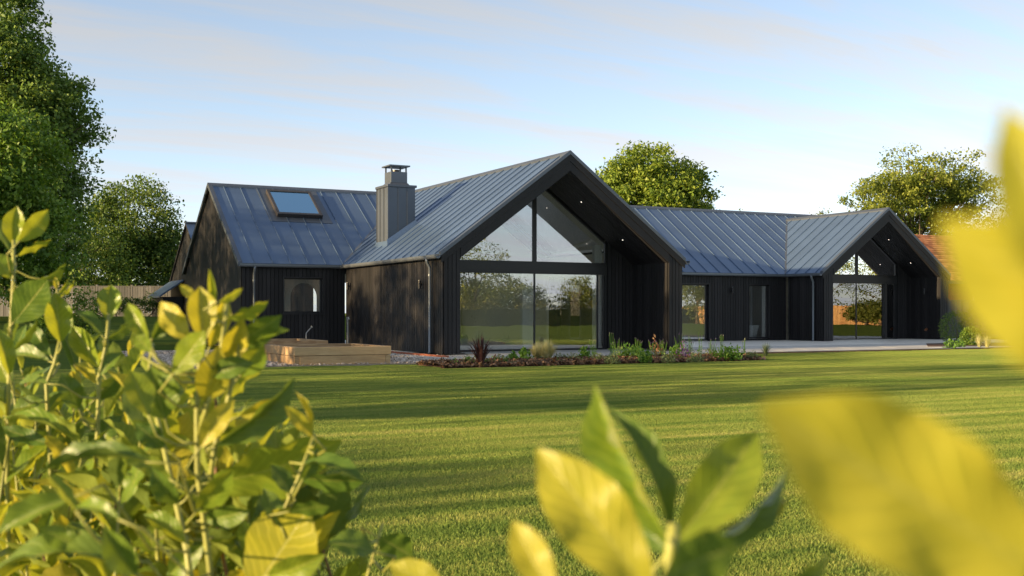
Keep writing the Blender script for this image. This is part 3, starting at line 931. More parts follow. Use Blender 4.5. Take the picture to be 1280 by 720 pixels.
gable_glazing(A1, B1, T1, YG, GX0, GX1, 15.45, 2.21, 2.56, [(GX0 + .06, 15.45, 0.0), (15.475, 17.58, 0.0), (17.605, GX1 - .085, 0.0)])
w2 = gable_glazing(A2, B2, T2, YH, HX0, HX1, 33.12, 2.27, 2.62, [(HX0 + .06, 33.10, 0.0), (33.125, 34.62, 0.0), (34.70, HX1 - .085, 0.0)])
MB().box(34.60, 34.72, YH - .02, YH + .1, 0.046, 2.266).build('door_stile', M['black_metal'], w2)
def wall_window(x0, x1, z0, z1, y, sill=False, fw=0.05):
    w = MB().box(x0, x1, y + .10, y + .16, z0, z0 + fw).build('window', M['black_metal'], house)
    bars(w, [(x0, x1, y + .10, y + .16, z1 - fw, z1), (x0, x0 + fw, y + .10, y + .16, z0 + fw, z1 - fw), (x1 - fw, x1, y + .10, y + .16, z0 + fw, z1 - fw)])
    # reveals
    bars(w, [(x0 - .03, x0 - .001, y - .028, y + .18, z0, z1), (x1 + .001, x1 + .03, y - .028, y + .18, z0, z1), (x0 - .03, x1 + .03, y - .028, y + .18, z1 + .001, z1 + .03)])
    MB().box(x0 + fw, x1 - fw, y + .125, y + .137, z0 + fw, z1 - fw).build('pane', M['glass'], w)
    if sill:
        MB().box(x0 - .06, x1 + .06, y - .06, y + .10, z0 - .05, z0 - .002).build('sill', M['black_metal'], w)
    return w
wall_window(9.75, 11.00, 1.08, 2.18, YW, True)
wall_window(23.93, 26.15, 0.05, 2.16, YW)
wall_window(28.07, 29.07, 0.09, 2.18, YW)

# wall lights and the small tap on the walls
def wall_light(p, n):
    p, n = Vector(p), Vector(n)
    b = MB().tube([p + n * .03, p + n * .075], 0.03, 10).build('wall_light', M['black_metal'], house)
    q = p + n * .10
    MB().tube([q - Vector((0, 0, .11)), q + Vector((0, 0, .11))], 0.042, 14).build('light_barrel', M['black_metal'], b, False)
    MB().tube([q + Vector((0, 0, .1105)), q + Vector((0, 0, .118))], 0.036, 12).build('light_rim', M['galv'], b)
    return b
wall_light((A1 + .08, 33.40, 1.92), (-1, 0, 0))
wall_light((A1 + .08, 27.60, 1.84), (-1, 0, 0))
wall_light((27.17, YW - .02, 1.95), (0, -1, 0))
wall_light((XJ1 - .02, 32.6, 1.95), (-1, 0, 0))
MB().tube([(XJ1 - .02, 32.55, 0.42), (XJ1 - .05, 32.55, 0.42), (XJ1 - .09, 32.55, 0.40), (XJ1 - .11, 32.55, 0.36)], 0.05, 10).build('wall_outlet', M['brass'], house)

# ---- inside the house
floor_in = MB().box(XL + .3, XR - .3, YG + .15, YB - .3, -0.02, 0.012).build('interior_floor', M['floor'], house)
def iwall(x0, x1, y0, y1, z0, z1, mat='plaster', name='interior_wall'):
    return MB().box(x0, x1, y0, y1, z0, z1).build(name, M[mat], house)
# gable-one room: side walls, sloping ceiling, back wall with a tall opening
iwall(12.22, 12.30, YG + .14, 33.8, 0.012, 2.95); iwall(18.72, 18.80, YG + .14, Y1 + 2.7, 0.012, 2.95); iwall(18.72, 18.80, Y1 + 2.7, 33.3, 2.3, 2.95); iwall(18.72, 18.80, 33.3, 33.8, 0.012, 2.95)
def sloping(A, B, T, y0, y1, xa, xb, half=False):
    C = (A + B) / 2
    for (p, q) in ([(xa, C)] if half else [(xa, C), (C, xb)]):
        z = lambda x: EAVE - 0.44 + min(x - A, B - x) * T
        MB().hexa([(p, y0, z(p)), (q, y0, z(q)), (q, y1, z(q)), (p, y1, z(p)), (p, y0, z(p) + .04), (q, y0, z(q) + .04), (q, y1, z(q) + .04), (p, y1, z(p) + .04)]).build('ceiling', M['plaster'], house)
sloping(A1, B1, T1, YG + .13, 28.9, 12.2, 18.8)
sloping(A1, B1, T1, 33.2, YR, 12.2, 18.8)
sloping(A1, B1, T1, 28.9, 33.2, 12.2, C1 - .001, True)
sloping(A2, B2, T2, YH + .13, 33.75, 30.5, 36.0)
sloping(A2, B2, T2, 33.75, YF + 3.5, 30.5, 36.0, True)
iwall(30.40, 30.48, YH + .14, YB - .2, 0.012, 2.6); iwall(35.98, 36.06, YH + .14, YB - .2, 0.012, 2.6)
iwall(34.95, 35.25, YH + .2, YH + .32, 0.012, 2.5, 'white', 'door_lining')
iwall(16.55, 16.95, 31.0, 31.16, 0.012, 2.6, 'white', 'interior_column')
iwall(17.55, 17.80, YG + .16, YG + .30, 0.012, 3.1, 'white', 'interior_column')
# rear wall of the house, wide openings added to let sky light in
for (a, b) in ((XL + .1, 9.0), (11.6, 13.0), (18.3, 20.0), (23.5, 25.0), (29.0, 31.0), (35.6, XR - .1)):
    iwall(a, b, YB - .25, YB - .1, 0.0, 2.5)
iwall(XL + .1, XR - .1, YB - .25, YB - .1, 2.30, 2.62)
MB().box(XR - .2, XR - .1, YW + .2, YB - .26, 0, 3.2).build('end_wall', M['backing'], house)
iwall(19.6, 19.7, YW + .2, YB - .3, 0.012, 2.6); iwall(27.6, 27.7, YW + .2, 38.0, 0.012, 2.6); iwall(29.7, 29.78, YW + .2, 38.0, 0.012, 2.6)
iwall(27.7, 29.7, 37.6, 37.7, 0.012, 2.0, 'white')
MB().box(28.86, 29.10, YW + .165, YW + .20, 0.05, 2.4).build('curtain', M['white'], house)
# shelving seen behind the bath
sh = MB().box(29.45, 29.55, 36.3, 36.9, 0.012, 2.3).build('shelf_unit', M['dark_room'], house)
for z in (0.55, 1.05, 1.55, 2.0):
    MB().box(29.1, 29.45, 36.3, 36.9, z, z + .03).build('shelf', M['white'], sh)
# wall with an arched niche behind the left window
def arch_wall(xa, xb, y, z1, ax0, ax1, zs):
    r = (ax1 - ax0) / 2; cx = (ax0 + ax1) / 2
    arc = [(cx + r * math.cos(t), zs + r * math.sin(t)) for t in [math.pi * k / 16 for k in range(17)]]
    mb = MB()
    mb.box(xa, ax0, y, y + .1, 0.012, z1); mb.box(ax1, xb, y, y + .1, 0.012, z1)
    for (p, q) in zip(arc, arc[1:]):
        mb.hexa([(q[0], y, q[1]), (p[0], y, p[1]), (p[0], y + .1, p[1]), (q[0], y + .1, q[1]), (q[0], y, z1), (p[0], y, z1), (p[0], y + .1, z1), (q[0], y + .1, z1)])
    mb.build('arched_wall', M['plaster'], house)
    MB().box(ax0 - .05, ax1 + .05, y + .6, y + .65, 0.012, z1).build('niche_shade_sheet', M['dark_room'], house)  # dark sheet standing in for the shade beyond the arch
arch_wall(8.5, 12.1, 35.2, 2.9, 10.32, 11.22, 1.60)

# bathtub seen through the narrow window: a thing of its own
def bathtub():
    t = thing('bathtub', (28.60, 34.98, 0.012), 'white freestanding bathtub standing inside the narrow window', 'bathtub')
    prof = [(0.0, 0.62, 0.30), (0.10, 0.66, 0.33), (0.35, 0.74, 0.37), (0.56, 0.82, 0.42), (0.585, 0.83, 0.43), (0.58, 0.79, 0.39), (0.35, 0.70, 0.32), (0.12, 0.60, 0.26), (0.10, 0.0, 0.0)]
    n = 28
    mb = MB()
    b = 0
    for z, a, c in prof:
        for k in range(n):
            an = 2 * math.pi * k / n
            mb.v.append((28.60 + c * math.cos(an), 34.98 + a * math.sin(an), 0.014 + z * 1.0))
    for i in range(len(prof) - 1):
        for k in range(n):
            k2 = (k + 1) % n
            mb.f.append((i * n + k, i * n + k2, (i + 1) * n + k2, (i + 1) * n + k))
    mb.f.append(tuple(reversed(range(n))))
    mb.build('tub_shell', M['ceramic'], t, True)
    MB().tube([(28.6, 35.95, 0.0), (28.6, 35.95, 0.85), (28.6, 35.80, 0.9), (28.6, 35.68, 0.86)], 0.018, 8).build('bath_tap', M['galv'], t, True)
bathtub()

# ---- rear wing: a second gabled range behind the left end
rear = thing('rear_barn', (11.0, 54.8, 0.9), 'smaller black gabled barn with zinc roof standing behind the main house', 'barn')
RX, RYF, RYB = 10.9, 50.6, 59.0
RYR = (RYF + RYB) / 2
TR = (5.42 - 2.6) / ((RYB - RYF) / 2)
_w2 = RYB - RYF - .2
clad(rear, (RX + .1, RYB - .1, 0.4), (0, -1, 0), (-1, 0, 0), _w2, 0, lambda u: min(u, _w2 - u) * TR + 2.12, kinks=(_w2 / 2,), board=0.14)
srl = math.hypot(1, TR) * (RYR - RYF)
roof_slope(rear, (0, RYF, 2.6), (1, 0, 0), (0, 1, TR), [(RX, 0), (RX + 8, 0)], [(RX, srl), (RX + 8, srl)], 0.565)
roof_slope(rear, (0, RYB, 2.6), (1, 0, 0), (0, -1, TR), [(RX, 0), (RX + 8, 0)], [(RX, srl), (RX + 8, srl)], 1.13)
MB().box(RX - .03, RX + 8, RYR - .14, RYR + .14, 5.39, 5.46).build('ridge_cap', M['zinc_trim'], rear)
# lean-to on the end of the rear barn
MB().box(RX - .9, RX + .05, 55.6, 58.6, 0.5, 1.86).build('lean_to', M['board'], rear)
lt = MB().hexa([(RX - 1.1, 55.4, 1.82), (RX + .04, 55.4, 2.62), (RX + .04, 58.8, 2.62), (RX - 1.1, 58.8, 1.82), (RX - 1.1, 55.4, 1.90), (RX + .04, 55.4, 2.70), (RX + .04, 58.8, 2.70), (RX - 1.1, 58.8, 1.90)]).build('lean_to_roof', M['zinc'], rear)

# ------------------------------------------------------------------ patio, gravel, planters, bed
pat = MB().box(10.45, 37.6, PAT_Y0, 33.95, -0.045, -0.012).build('patio', M['gravel_base'])
tag(pat, 'pale stone slab patio running along the front of the house', None, None, 'structure')
slab_me = {}
def slab(x0, x1, y0, y1):
    w, d = round(x1 - x0, 3), round(y1 - y0, 3)
    if (w, d) not in slab_me:
        mb = MB().box(0, w, 0, d, -0.014, 0.006)
        me = bpy.data.meshes.new('paving_slab')
        me.from_pydata(mb.v, [], mb.f)
        me.materials.append(M['slab'])
        slab_me[(w, d)] = me
    o = link('paving_slab', slab_me[(w, d)], None, pat)
    o.location = (x0, y0, random.uniform(-.0015, .0015))
    return o
y = PAT_Y0 + .004
row = 0
while y < 33.6:
    d = 0.596
    x = 10.5 - (0.45 if row % 2 else 0)
    while x < 37.4:
        xa, xb = max(x, 10.47), min(x + 0.896, 37.55)
        inside = (XI0 - .45 < (xa + xb) / 2 < XI1 + .45 and y + .3 > YG) or ((A1 - .15 < xb and xa < B1 + .15) and y + d > YG) or (A2 - .1 < (xa + xb) / 2 < B2 and y + .3 > YH)
        # keep clear of the posts and side walls
        if (xa < A1 + .7 and xb > A1 - .05 and y + d > Y1 - .02) or (xa < B1 + .05 and xb > B1 - .7 and y + d > Y1 - .02): inside = True
        if xb - xa > 0.1 and not inside and y + d < 33.97:
            slab(xa, xb, y, y + d)
        x += 0.9
    y += 0.6
    row += 1
MB().box(18.4, 37.6, PAT_Y0 - .035, PAT_Y0 - .002, -0.07, -0.006).build('edging_board', M['edging'], pat)
MB().box(10.45, 18.4, 22.22, PAT_Y0 - .002, -0.046, -0.02).build('patio_apron', M['slab'], pat)

gv = MB().box(4.4, 10.44, GRAVEL_Y0, 33.9, -0.048, -0.02).build('gravel_path', M['gravel_base'])
tag(gv, 'pale gravel path around the timber planters', None, None, 'structure')
MB().box(10.455, 11.6, 24.2, 33.9, -0.044, -0.016).build('gravel_margin', M['gravel_base'], gv)
def chips(name, n, x0, x1, y0, y1, z, size, flat, mat, parent, seed, skip=None, mound=0.0):
    rng = np.random.default_rng(seed)
    x = rng.uniform(x0, x1, n); yy = rng.uniform(y0, y1, n)
    if skip is not None:
        k = ~skip(x, yy); x, yy = x[k], yy[k]; n = len(x)
    zz = z + mound * np.sin(np.pi * (yy - y0) / (y1 - y0)) + rng.uniform(0, size * .4, n)
    a = rng.random(n) * 6.283; s = size * rng.uniform(.5, 1.3, n); e = rng.uniform(.35, .9, n)
    tx, ty = rng.normal(0, flat, n), rng.normal(0, flat, n)
    ca, sa = np.cos(a), np.sin(a)
    V = []
    base = [(-1, -1, 0), (1, -1, 0), (1, 1, 0), (-1, 1, 0), (0, 0, .7)]
    for (p, q, h) in base:
        lx, ly = p * s * .5, q * s * .5 * e
        V.append(np.stack([x + lx * ca - ly * sa, yy + lx * sa + ly * ca, zz + lx * tx + ly * ty + h * s * .6], 1))
    V = np.stack(V, 1)
    me = bpy.data.meshes.new(name)
    o = np.array(org(parent))
    me.vertices.add(n * 5); me.vertices.foreach_set('co', (V.reshape(-1, 3) - o).astype(np.float32).ravel())
    idx = np.array([[0, 1, 4], [1, 2, 4], [2, 3, 4], [3, 0, 4]])
    F = (np.arange(n)[:, None, None] * 5 + idx[None]).reshape(-1)
    me.loops.add(len(F)); me.loops.foreach_set('vertex_index', F.astype(np.int32))
    m = n * 4
    me.polygons.add(m)
    me.polygons.foreach_set('loop_start', np.arange(0, m * 3, 3, dtype=np.int32)); me.polygons.foreach_set('loop_total', np.full(m, 3, dtype=np.int32))
    me.update(calc_edges=True)
    return link(name, me, M[mat], parent)
g = chips('gravel', 16000, 4.4, 11.6, GRAVEL_Y0, 33.0, -0.02, 0.05, .4, 'gravel', None, 5)
tag(g, 'loose pale gravel stones beside the black wall', 'gravel', None, 'stuff')
# brick edging course against the wall
be = thing('brick_edging', (A1 - .35, 29.5, -0.02), 'low red brick edging strip along the foot of black wall', 'edging')
for k in range(20):
    y = 24.6 + k * 0.22
    MB().box(A1 - .62, A1 - .52, y, y + .21, -0.02, 0.045 + random.uniform(0, .006)).build('brick', M['red_brick'], be)

def planter(name, x0, x1, y0, y1, h, label):
    p = thing(name, (x0, y0, -0.02), label, 'planter', 'raised timber planters by the gravel')
    t = 0.12
    hh = h / 2
    for c in range(2):
        z0, z1 = -0.02 + c * hh + (0.007 if c else 0), -0.02 + (c + 1) * hh
        o = (c == 0)
        j = lambda: random.uniform(-.008, .008)
        e = t if o else 0
        f = 0 if o else t
        def sl(a, b, cc, d):
            MB().box(a + j(), b + j(), cc, d, z0, z1).build('sleeper', M['sleeper'], p, bevel=0.008)
        sl(x0 + e + .004, x1 - e - .004, y0 + j(), y0 + t) if o else sl(x0 + .0, x1, y0 + j(), y0 + t)
        sl(x0 + e + .004, x1 - e - .004, y1 - t, y1 + j()) if o else sl(x0, x1, y1 - t, y1)
        if o:
            MB().box(x0 + j(), x0 + t, y0, y1, z0, z1).build('sleeper', M['sleeper'], p, bevel=0.008)
            MB().box(x1 - t, x1 + j(), y0, y1, z0, z1).build('sleeper', M['sleeper'], p, bevel=0.008)
        else:
            MB().box(x0 + j(), x0 + t, y0 + t + .004, y1 - t - .004, z0, z1).build('sleeper', M['sleeper'], p, bevel=0.008)
            MB().box(x1 - t, x1 + j(), y0 + t + .004, y1 - t - .004, z0, z1).build('sleeper', M['sleeper'], p, bevel=0.008)
    MB().box(x0 + t + .001, x1 - t - .001, y0 + t + .001, y1 - t - .001, -0.01, h - .08).build('soil', M['soil'], p)
    return p
planter('raised_planter', 6.78, 8.94, 22.85, 25.25, 0.38, 'raised planter of oak sleepers beside the lawn edge')
planter('raised_planter', 6.75, 8.75, 26.6, 29.0, 0.42, 'raised planter of oak sleepers behind the other, nearer the house window')
sp = thing('standpipe', (11.35, 32.6, -0.02), 'thin pale standpipe with tap standing by the wall corner', 'standpipe')
MB().tube([(11.35, 32.6, -.02), (11.35, 32.6, .88), (11.33, 32.58, .95)], 0.035, 8).build('pipe', M['galv'], sp, True)
MB().tube([(11.33, 32.6, .93), (11.33, 32.46, .94), (11.33, 32.42, .88)], 0.028, 8).build('tap', M['galv'], sp, True)
st = thing('garden_stake', (9.3, 30.2, -0.02), 'small leaning metal stake behind the timber planters', 'stake')
MB().tube([(9.3, 30.2, -.02), (9.3, 30.2, .52), (9.37, 30.2, .60), (9.45, 30.2, .68)], 0.014, 6).build('rod', M['galv'], st, True)
MB().tube([(9.45, 30.2, .68), (9.47, 30.2, .705)], 0.03, 6).build('knob', M['galv'], st, True)

# planting bed
bd = MB().box(BED_X0, BED_X1, BED_Y0, BED_Y1, -0.06, -0.02).build('planting_bed', M['mulch_base'])
tag(bd, 'bark mulched planting bed between lawn and patio', None, None, 'structure')
mu = chips('bark_mulch', 9000, BED_X0 - .05, BED_X1 + .1, BED_Y0 - .05, BED_Y1 + .05, -0.02, 0.075, .6, 'mulch', None, 8, None, 0.05)
tag(mu, 'red brown bark chips covering the planting bed', 'mulch', None, 'stuff')

rngp = np.random.default_rng(21)
GC = []
def blades(n, cx, cy, cz, h, spread, width, droop=0.35, segs=3):
    """long strap leaves from one foot, as strips of quads"""
    Q = []
    for k in range(n):
        a = rngp.random() * 6.283
        L = h * rngp.uniform(.65, 1.1)
        out = spread * rngp.uniform(.15, 1.0)
        w = width * rngp.uniform(.7, 1.2)
        d = np.array([math.cos(a), math.sin(a), 0]); s = np.array([-math.sin(a), math.cos(a), 0])
        f0 = np.array([cx, cy, cz]) + d * rngp.uniform(0, .06) * spread * 3
        prev = None
        for i in range(segs + 1):
            t = i / segs
            p = f0 + d * out * t ** 1.5 + np.array([0, 0, L * (t - droop * t ** 3 * out / max(spread, 1e-3))])
            ww = w * (1 - t) ** .6 * .5
            cur = (p - s * ww, p + s * ww)
            if prev is not None:
                Q.append([prev[0], prev[1], cur[1], cur[0]])
            prev = cur
    return Q
def clump(n, c, r, size, up=0.4, shell=False):
    u = rngp.normal(size=(n, 3)); u /= np.linalg.norm(u, axis=1, keepdims=True)
    u[:, 2] = np.abs(u[:, 2])
    rad = (0.75 + .3 * rngp.random((n, 1))) if shell else rngp.random((n, 1)) ** .5
    p = np.array(c) + u * rad * np.array(r)
    ax = u + rngp.normal(size=(n, 3)) * .7 + np.array([0, 0, up])
    nr = rngp.normal(size=(n, 3)) + np.array([0, 0, .6])
    L = size * rngp.uniform(.6, 1.3, n)
    return leaf_quads(rngp, p, ax, nr, L, L * rngp.uniform(.4, .6, n))
def spike_plant(x, y, label, group, h, flower, leafmat='sage', r=.16, n=12, nl=160, dens=.05):
    t = thing('lavender_plant', (x, y, -.02), label, 'plant', group)
    quads_mesh('foliage', clump(nl, (x, y, 0.0), (r, r, h * .55), dens), M[leafmat], t)
    st, fl = [], []
    for k in range(n):
        a, rr = rngp.random() * 6.283, r * rngp.uniform(.1, 1.1)
        hh = h * rngp.uniform(.6, .95)
        b = np.array([x + rr * .4 * math.cos(a), y + rr * .4 * math.sin(a), 0.0]); e = np.array([x + rr * math.cos(a), y + rr * math.sin(a), hh])
        w = np.array([.004, -.002, 0])
        st.append([b - w, b + w, e + w, e - w])
        fl.append(clump(7, e - np.array([0, 0, .02]), (.010, .010, .045), .018))
    quads_mesh('stems', st, M['herb'], t)
    quads_mesh('flower_spikes', np.concatenate(fl), M[flower], t)
def leafy(x, y, label, group, r, h, size, mat, n=220, name='leafy_plant'):
    t = thing(name, (x, y, -.02), label, 'plant', group)
    quads_mesh('foliage', clump(n, (x, y, -.01), (r, r, h), size, .5), M[mat], t)
    quads_mesh('stems', blades(10, x, y, -.02, h * .8, r * .7, .012), M[mat], t)
    return t
# bed plants, from the dark flax at the left to the feathery tuft at the right end
px = gnd(601, 456)
t = thing('flax_plant', (px.x, px.y, -.02), 'dark purple spiky flax at the end of the planting bed', 'plant')
quads_mesh('strap_leaves', blades(80, px.x, px.y, -.02, .68, .36, .045, .25, 4), M['purple_leaf'], t)
quads_mesh('dead_leaves', blades(12, px.x, px.y, -.02, .30, .34, .025, .6, 4), M['copper_leaf'], t)
for (u, v, h, lab, sp_) in ((684, 452, .52, 'blond feathery grass mound in front of the tall glass doors', .20), (672, 451, .44, 'smaller blond feathery grass leaning beside the large mound', .17)):
    p = gnd(u, v)
    t = thing('feather_grass', (p.x, p.y, -.02), lab, 'grass', None)
    quads_mesh('blades', blades(900, p.x, p.y, -.02, h * 1.1, sp_ * 1.8, .009, .4, 4), M['blond'], t)
p = gnd(957, 444)
t = thing('feather_grass', (p.x, p.y, -.02), 'thin feathery grass tuft at the patio end of the bed', 'grass')
quads_mesh('blades', blades(190, p.x, p.y, -.02, .40, .25, .007, .35, 4), M['sage'], t)
G1 = 'green leafy plants in the bed'; G2 = 'violet flower spikes in the bed'; G3 = 'tall pale flower stems in the bed'; G4 = 'low grey-green plants in the bed'
for (u, v, r, h, lab) in ((640, 453, .14, .26, 'small bright green plant between the dark flax and blond grass'), (655, 452, .17, .36, 'taller bright green plant next to the smaller blond grass'), (730, 449, .16, .32, 'lone bright green plant before the edge of the glazed doors'),
                     (785, 449, .22, .40, 'broad bright green clump with the first lavender behind it'), (797, 450, .2, .36, 'bright green clump squeezed between two broader green clumps'), (806, 452, .2, .32, 'low bright green clump at the lawn edge beside the copper plant'),
                     (845, 447, .2, .36, 'bright green clump against the dark violet leaved plant'), (902, 449, .26, .34, 'wide bright green clump before the glazed door of the link'), (917, 449, .24, .40, 'tall bright green clump near the patio end of the bed')):
    p = gnd(u, v)
    leafy(p.x, p.y, lab, G1, r, h, .085, 'herb')
for (u, v, h, lab) in ((773, 447, .50, 'lavender with violet spikes beside the tallest pale flower stems'), (795, 447, .52, 'lavender with violet spikes behind two bright green clumps'), (816, 448, .50, 'lavender with violet spikes touching the copper leaved plant'), (827, 447, .54, 'lavender with violet spikes just past the copper leaved plant'),
                  (850, 446, .62, 'tall lavender with violet spikes behind the dark violet leaved plant'), (861, 446, .58, 'lavender with violet spikes at the foot of the gable post'), (888, 447, .5, 'lavender with violet spikes before the glazed link door')):
    p = gnd(u, v)
    spike_plant(p.x, p.y, lab, G2, h, 'purple_flower')
for (u, v, h, lab) in ((742, 447, .58, 'pale flower stems rising before the white edge of the glass doors'), (765, 446, .72, 'tallest pale flower stems, standing before the dark recess wall'), (876, 446, .66, 'pale flower stems just beyond the black gable post'), (903, 445, .58, 'pale flower stems behind the widest green clump'), (930, 446, .5, 'short pale flower stems near the patio end of the bed')):
    p = gnd(u, v)
    spike_plant(p.x, p.y, lab, G3, h, 'pale_flower', 'herb', .10, 5, 60)
for (u, v, r, h, lab) in ((625, 454, .16, .2, 'low grey-green mound next to the dark flax'), (700, 451, .2, .2, 'low grey-green mound next to the large blond grass'), (715, 452, .2, .22, 'low grey-green mound between blond grass and lone green plant'), (748, 452, .2, .22, 'low grey-green mound under the pale stems by the doors'), (765, 453, .2, .2, 'low grey-green mound under the tallest pale flower stems'),
                     (835, 452, .18, .2, 'low grey-green mound before the dark violet leaved plant'), (870, 452, .22, .24, 'largest low grey-green mound at the foot of the gable post'), (585, 455, .14, .2, 'small grey-green mound at the gravel end of the bed'), (940, 448, .18, .2, 'low grey-green mound at the patio end of the bed')):
    p = gnd(u, v)
    leafy(p.x, p.y, lab, G4, r, h, .05, 'sage', 260, 'mound_plant')
p = gnd(819, 447)
leafy(p.x, p.y, 'copper and cream leaved plant beside the violet spikes', None, .18, .56, .09, 'copper_leaf', 60, 'copper_plant')
p = gnd(855, 449)
leafy(p.x, p.y, 'dark violet leaved bushy plant before the black gable post', None, .20, .46, .06, 'purple_flower', 150, 'violet_plant')

gq = [clump(26, (rngp.uniform(BED_X0 + .3, BED_X1 - .2), rngp.uniform(BED_Y0 + .15, BED_Y1 - .1), -.01), (.13, .13, rngp.uniform(.06, .17)), .055, .5) for k in range(150)]
gc = quads_mesh('ground_cover', np.concatenate(gq), M['herb'])
tag(gc, 'low green ground cover spreading between the bed plants', 'ground cover', None, 'stuff')
# bed at the right end of the house
bx = [gnd(1178, 433), gnd(1250, 433)]
b2 = MB().prism([(28.2, 25.4, -.06), (33.0, 24.6, -.06), (35.0, 27.0, -.06), (31.0, 28.0, -.06)], (0, 0, .075)).build('corner_bed', M['mulch_base'])
tag(b2, 'small mulched bed at the far corner of the patio', None, None, 'structure')
def clipped(u, v, r, lab, mat, name='box_ball', n=1500, squash=1.0, d=None):
    p = gnd(u, v)
    t = thing(name, (p.x, p.y, -.02), lab, 'shrub')
    q = clump(n, (p.x, p.y, r * .85 * squash), (r, r, r * squash), .055, .2, True)
    q2 = q.copy(); q2[:, :, 2] = 2 * r * .85 * squash - q2[:, :, 2]
    q2 = q2[(q2[:, :, 2].min(axis=1) > 0.0)]
    quads_mesh('foliage', np.concatenate([q, q2]), M[mat], t)
    MB().tube([(p.x, p.y, -.04), (p.x + .02, p.y, r * .9)], [.04, .02], 6).build('stem', M['bark'], t)
clipped(1214, 432, .34, 'rounded clipped box ball in the corner bed', 'box_leaf')
clipped(1196, 429, .60, 'loose dark green bush against the grey fence corner', 'fol_mid', 'garden_bush', 1800, 1.05)
clipped(1222, 428, .62, 'tall dark bush beyond the clipped box ball', 'fol_mid', 'garden_bush', 1800, 1.15)
for (u, v, r, h) in ((1187, 435, .22, .3), (1199, 434, .2, .3)):
    p = gnd(u, v)
    leafy(p.x, p.y, 'pale green low plant at the front of the corner bed', 'pale plants in the corner bed', r, h, .07, 'herb')
for (u, v) in ((1224, 434), (1234, 434)):
    p = gnd(u, v)
    t = thing('feather_grass', (p.x, p.y, -.02), 'blond feathery grass tuft in the corner bed', 'grass', 'blond tufts in the corner bed')
    quads_mesh('blades', blades(200, p.x, p.y, -.02, .48, .25, .008, .35, 4), M['blond'], t)

# ------------------------------------------------------------------ fences
def fence(name, p0, p1, h, z, mat, label, panel=1.8, board=.14):
    p0, p1 = Vector((p0[0], p0[1], z)), Vector((p1[0], p1[1], z))
    t = (p1 - p0); Ln = t.length; t.normalize()
    nn = Vector((t.y, -t.x, 0))
    f = thing(name, tuple(p0), label, 'fence')
    np_ = int(Ln / panel)
    for k in range(np_ + 1):
        q = p0 + t * (k * panel)
        s = .05
        a, b = t * s, nn * s
        MB().hexa([q - a - b, q + a - b, q + a + b, q - a + b] + [w + Vector((0, 0, h + .06)) for w in (q - a - b, q + a - b, q + a + b, q - a + b)]).build('post', M[mat], f)
    for k in range(np_):
        mb = MB()
        q = p0 + t * (k * panel + .055)
        nb = int((panel - .11) / board)
        for i in range(nb):
            a = q + t * (i * board); b = a + t * (board - .012)
            off = nn * (.02 + .008 * (i % 2))
            o2 = nn * .018
            hh = Vector((0, 0, h - .04 + random.uniform(-.006, .006)))
            mb.hexa([a + off, b + off, b + off + o2, a + off + o2] + [w + hh for w in (a + off, b + off, b + off + o2, a + off + o2)])
        pn = mb.build('fence_panel', M[mat], f)
        tag(pn, kind='stuff')
        for zz in (.35, h - .35):
            a, b = q + Vector((0, 0, zz)), q + t * (panel - .11) + Vector((0, 0, zz))
            MB().hexa([a - nn * .02, b - nn * .02, b + nn * .018, a + nn * .018] + [w + Vector((0, 0, .08)) for w in (a - nn * .02, b - nn * .02, b + nn * .018, a + nn * .018)]).build('rail', M[mat], f)
        a, b = q + Vector((0, 0, h - .035)), q + t * (panel - .11) + Vector((0, 0, h - .035))
        MB().hexa([a - nn * .03, b - nn * .03, b + nn * .06, a + nn * .06] + [w + Vector((0, 0, .035)) for w in (a - nn * .03, b - nn * .03, b + nn * .06, a + nn * .06)]).build('capping_rail', M[mat], f)
    return f
fence('boundary_fence', (-2.0, 66.5), (13.0, 59.5), 1.62, 0.88, 'grey_timber', 'weathered grey board fence below the trees behind the barn')
fence('boundary_fence', (38.2, 40.0), (52.0, 33.0), 1.75, -0.05, 'grey_timber', 'weathered grey fence beside the far end of the house')
fence('boundary_fence', (78.0, -45.0), (80.0, 12.0), 1.85, -0.05, 'orange_timber', 'new orange softwood fence facing the house across the garden')

# neighbouring house with a red tiled roof behind the right end
nb = thing('tiled_house', (50.0, 46.0, -.05), 'brick house with orange clay tiled roof beyond the far gable', 'house')
MB().box(43.5, 58.0, 44.5, 51.0, -.05, 3.0).build('wall', M['red_brick'], nb)
M['tile'] = None
def mat_tile():
    m, n, l, b = new_mat('clay_tiles')
    r = ramp(n, l, island_rand(n), [(0, (0.20, 0.07, 0.03)), (.5, (0.40, 0.15, 0.06)), (1, (0.52, 0.24, 0.10))])
    l.new(r.outputs[0], b.inputs['Base Color']); b.inputs['Roughness'].default_value = .85
    return m
M['tile'] = mat_tile()
mb = MB(); mb2 = MB()
zt0, zt1, ty0, ty1 = 2.9, 5.75, 44.1, 47.75
MB().hexa([(43.2, ty0, zt0 - .1), (58.3, ty0, zt0 - .1), (58.3, ty1, zt1 - .1), (43.2, ty1, zt1 - .1), (43.2, ty0, zt0 - .03), (58.3, ty0, zt0 - .03), (58.3, ty1, zt1 - .03), (43.2, ty1, zt1 - .03)]).build('roof', M['tile'], nb)
MB().hexa([(43.2, 2 * ty1 - ty0, zt0 - .1), (58.3, 2 * ty1 - ty0, zt0 - .1), (58.3, ty1, zt1 - .1), (43.2, ty1, zt1 - .1), (43.2, 2 * ty1 - ty0, zt0 - .03), (58.3, 2 * ty1 - ty0, zt0 - .03), (58.3, ty1, zt1 - .03), (43.2, ty1, zt1 - .03)]).build('roof', M['tile'], nb)
rows = 22
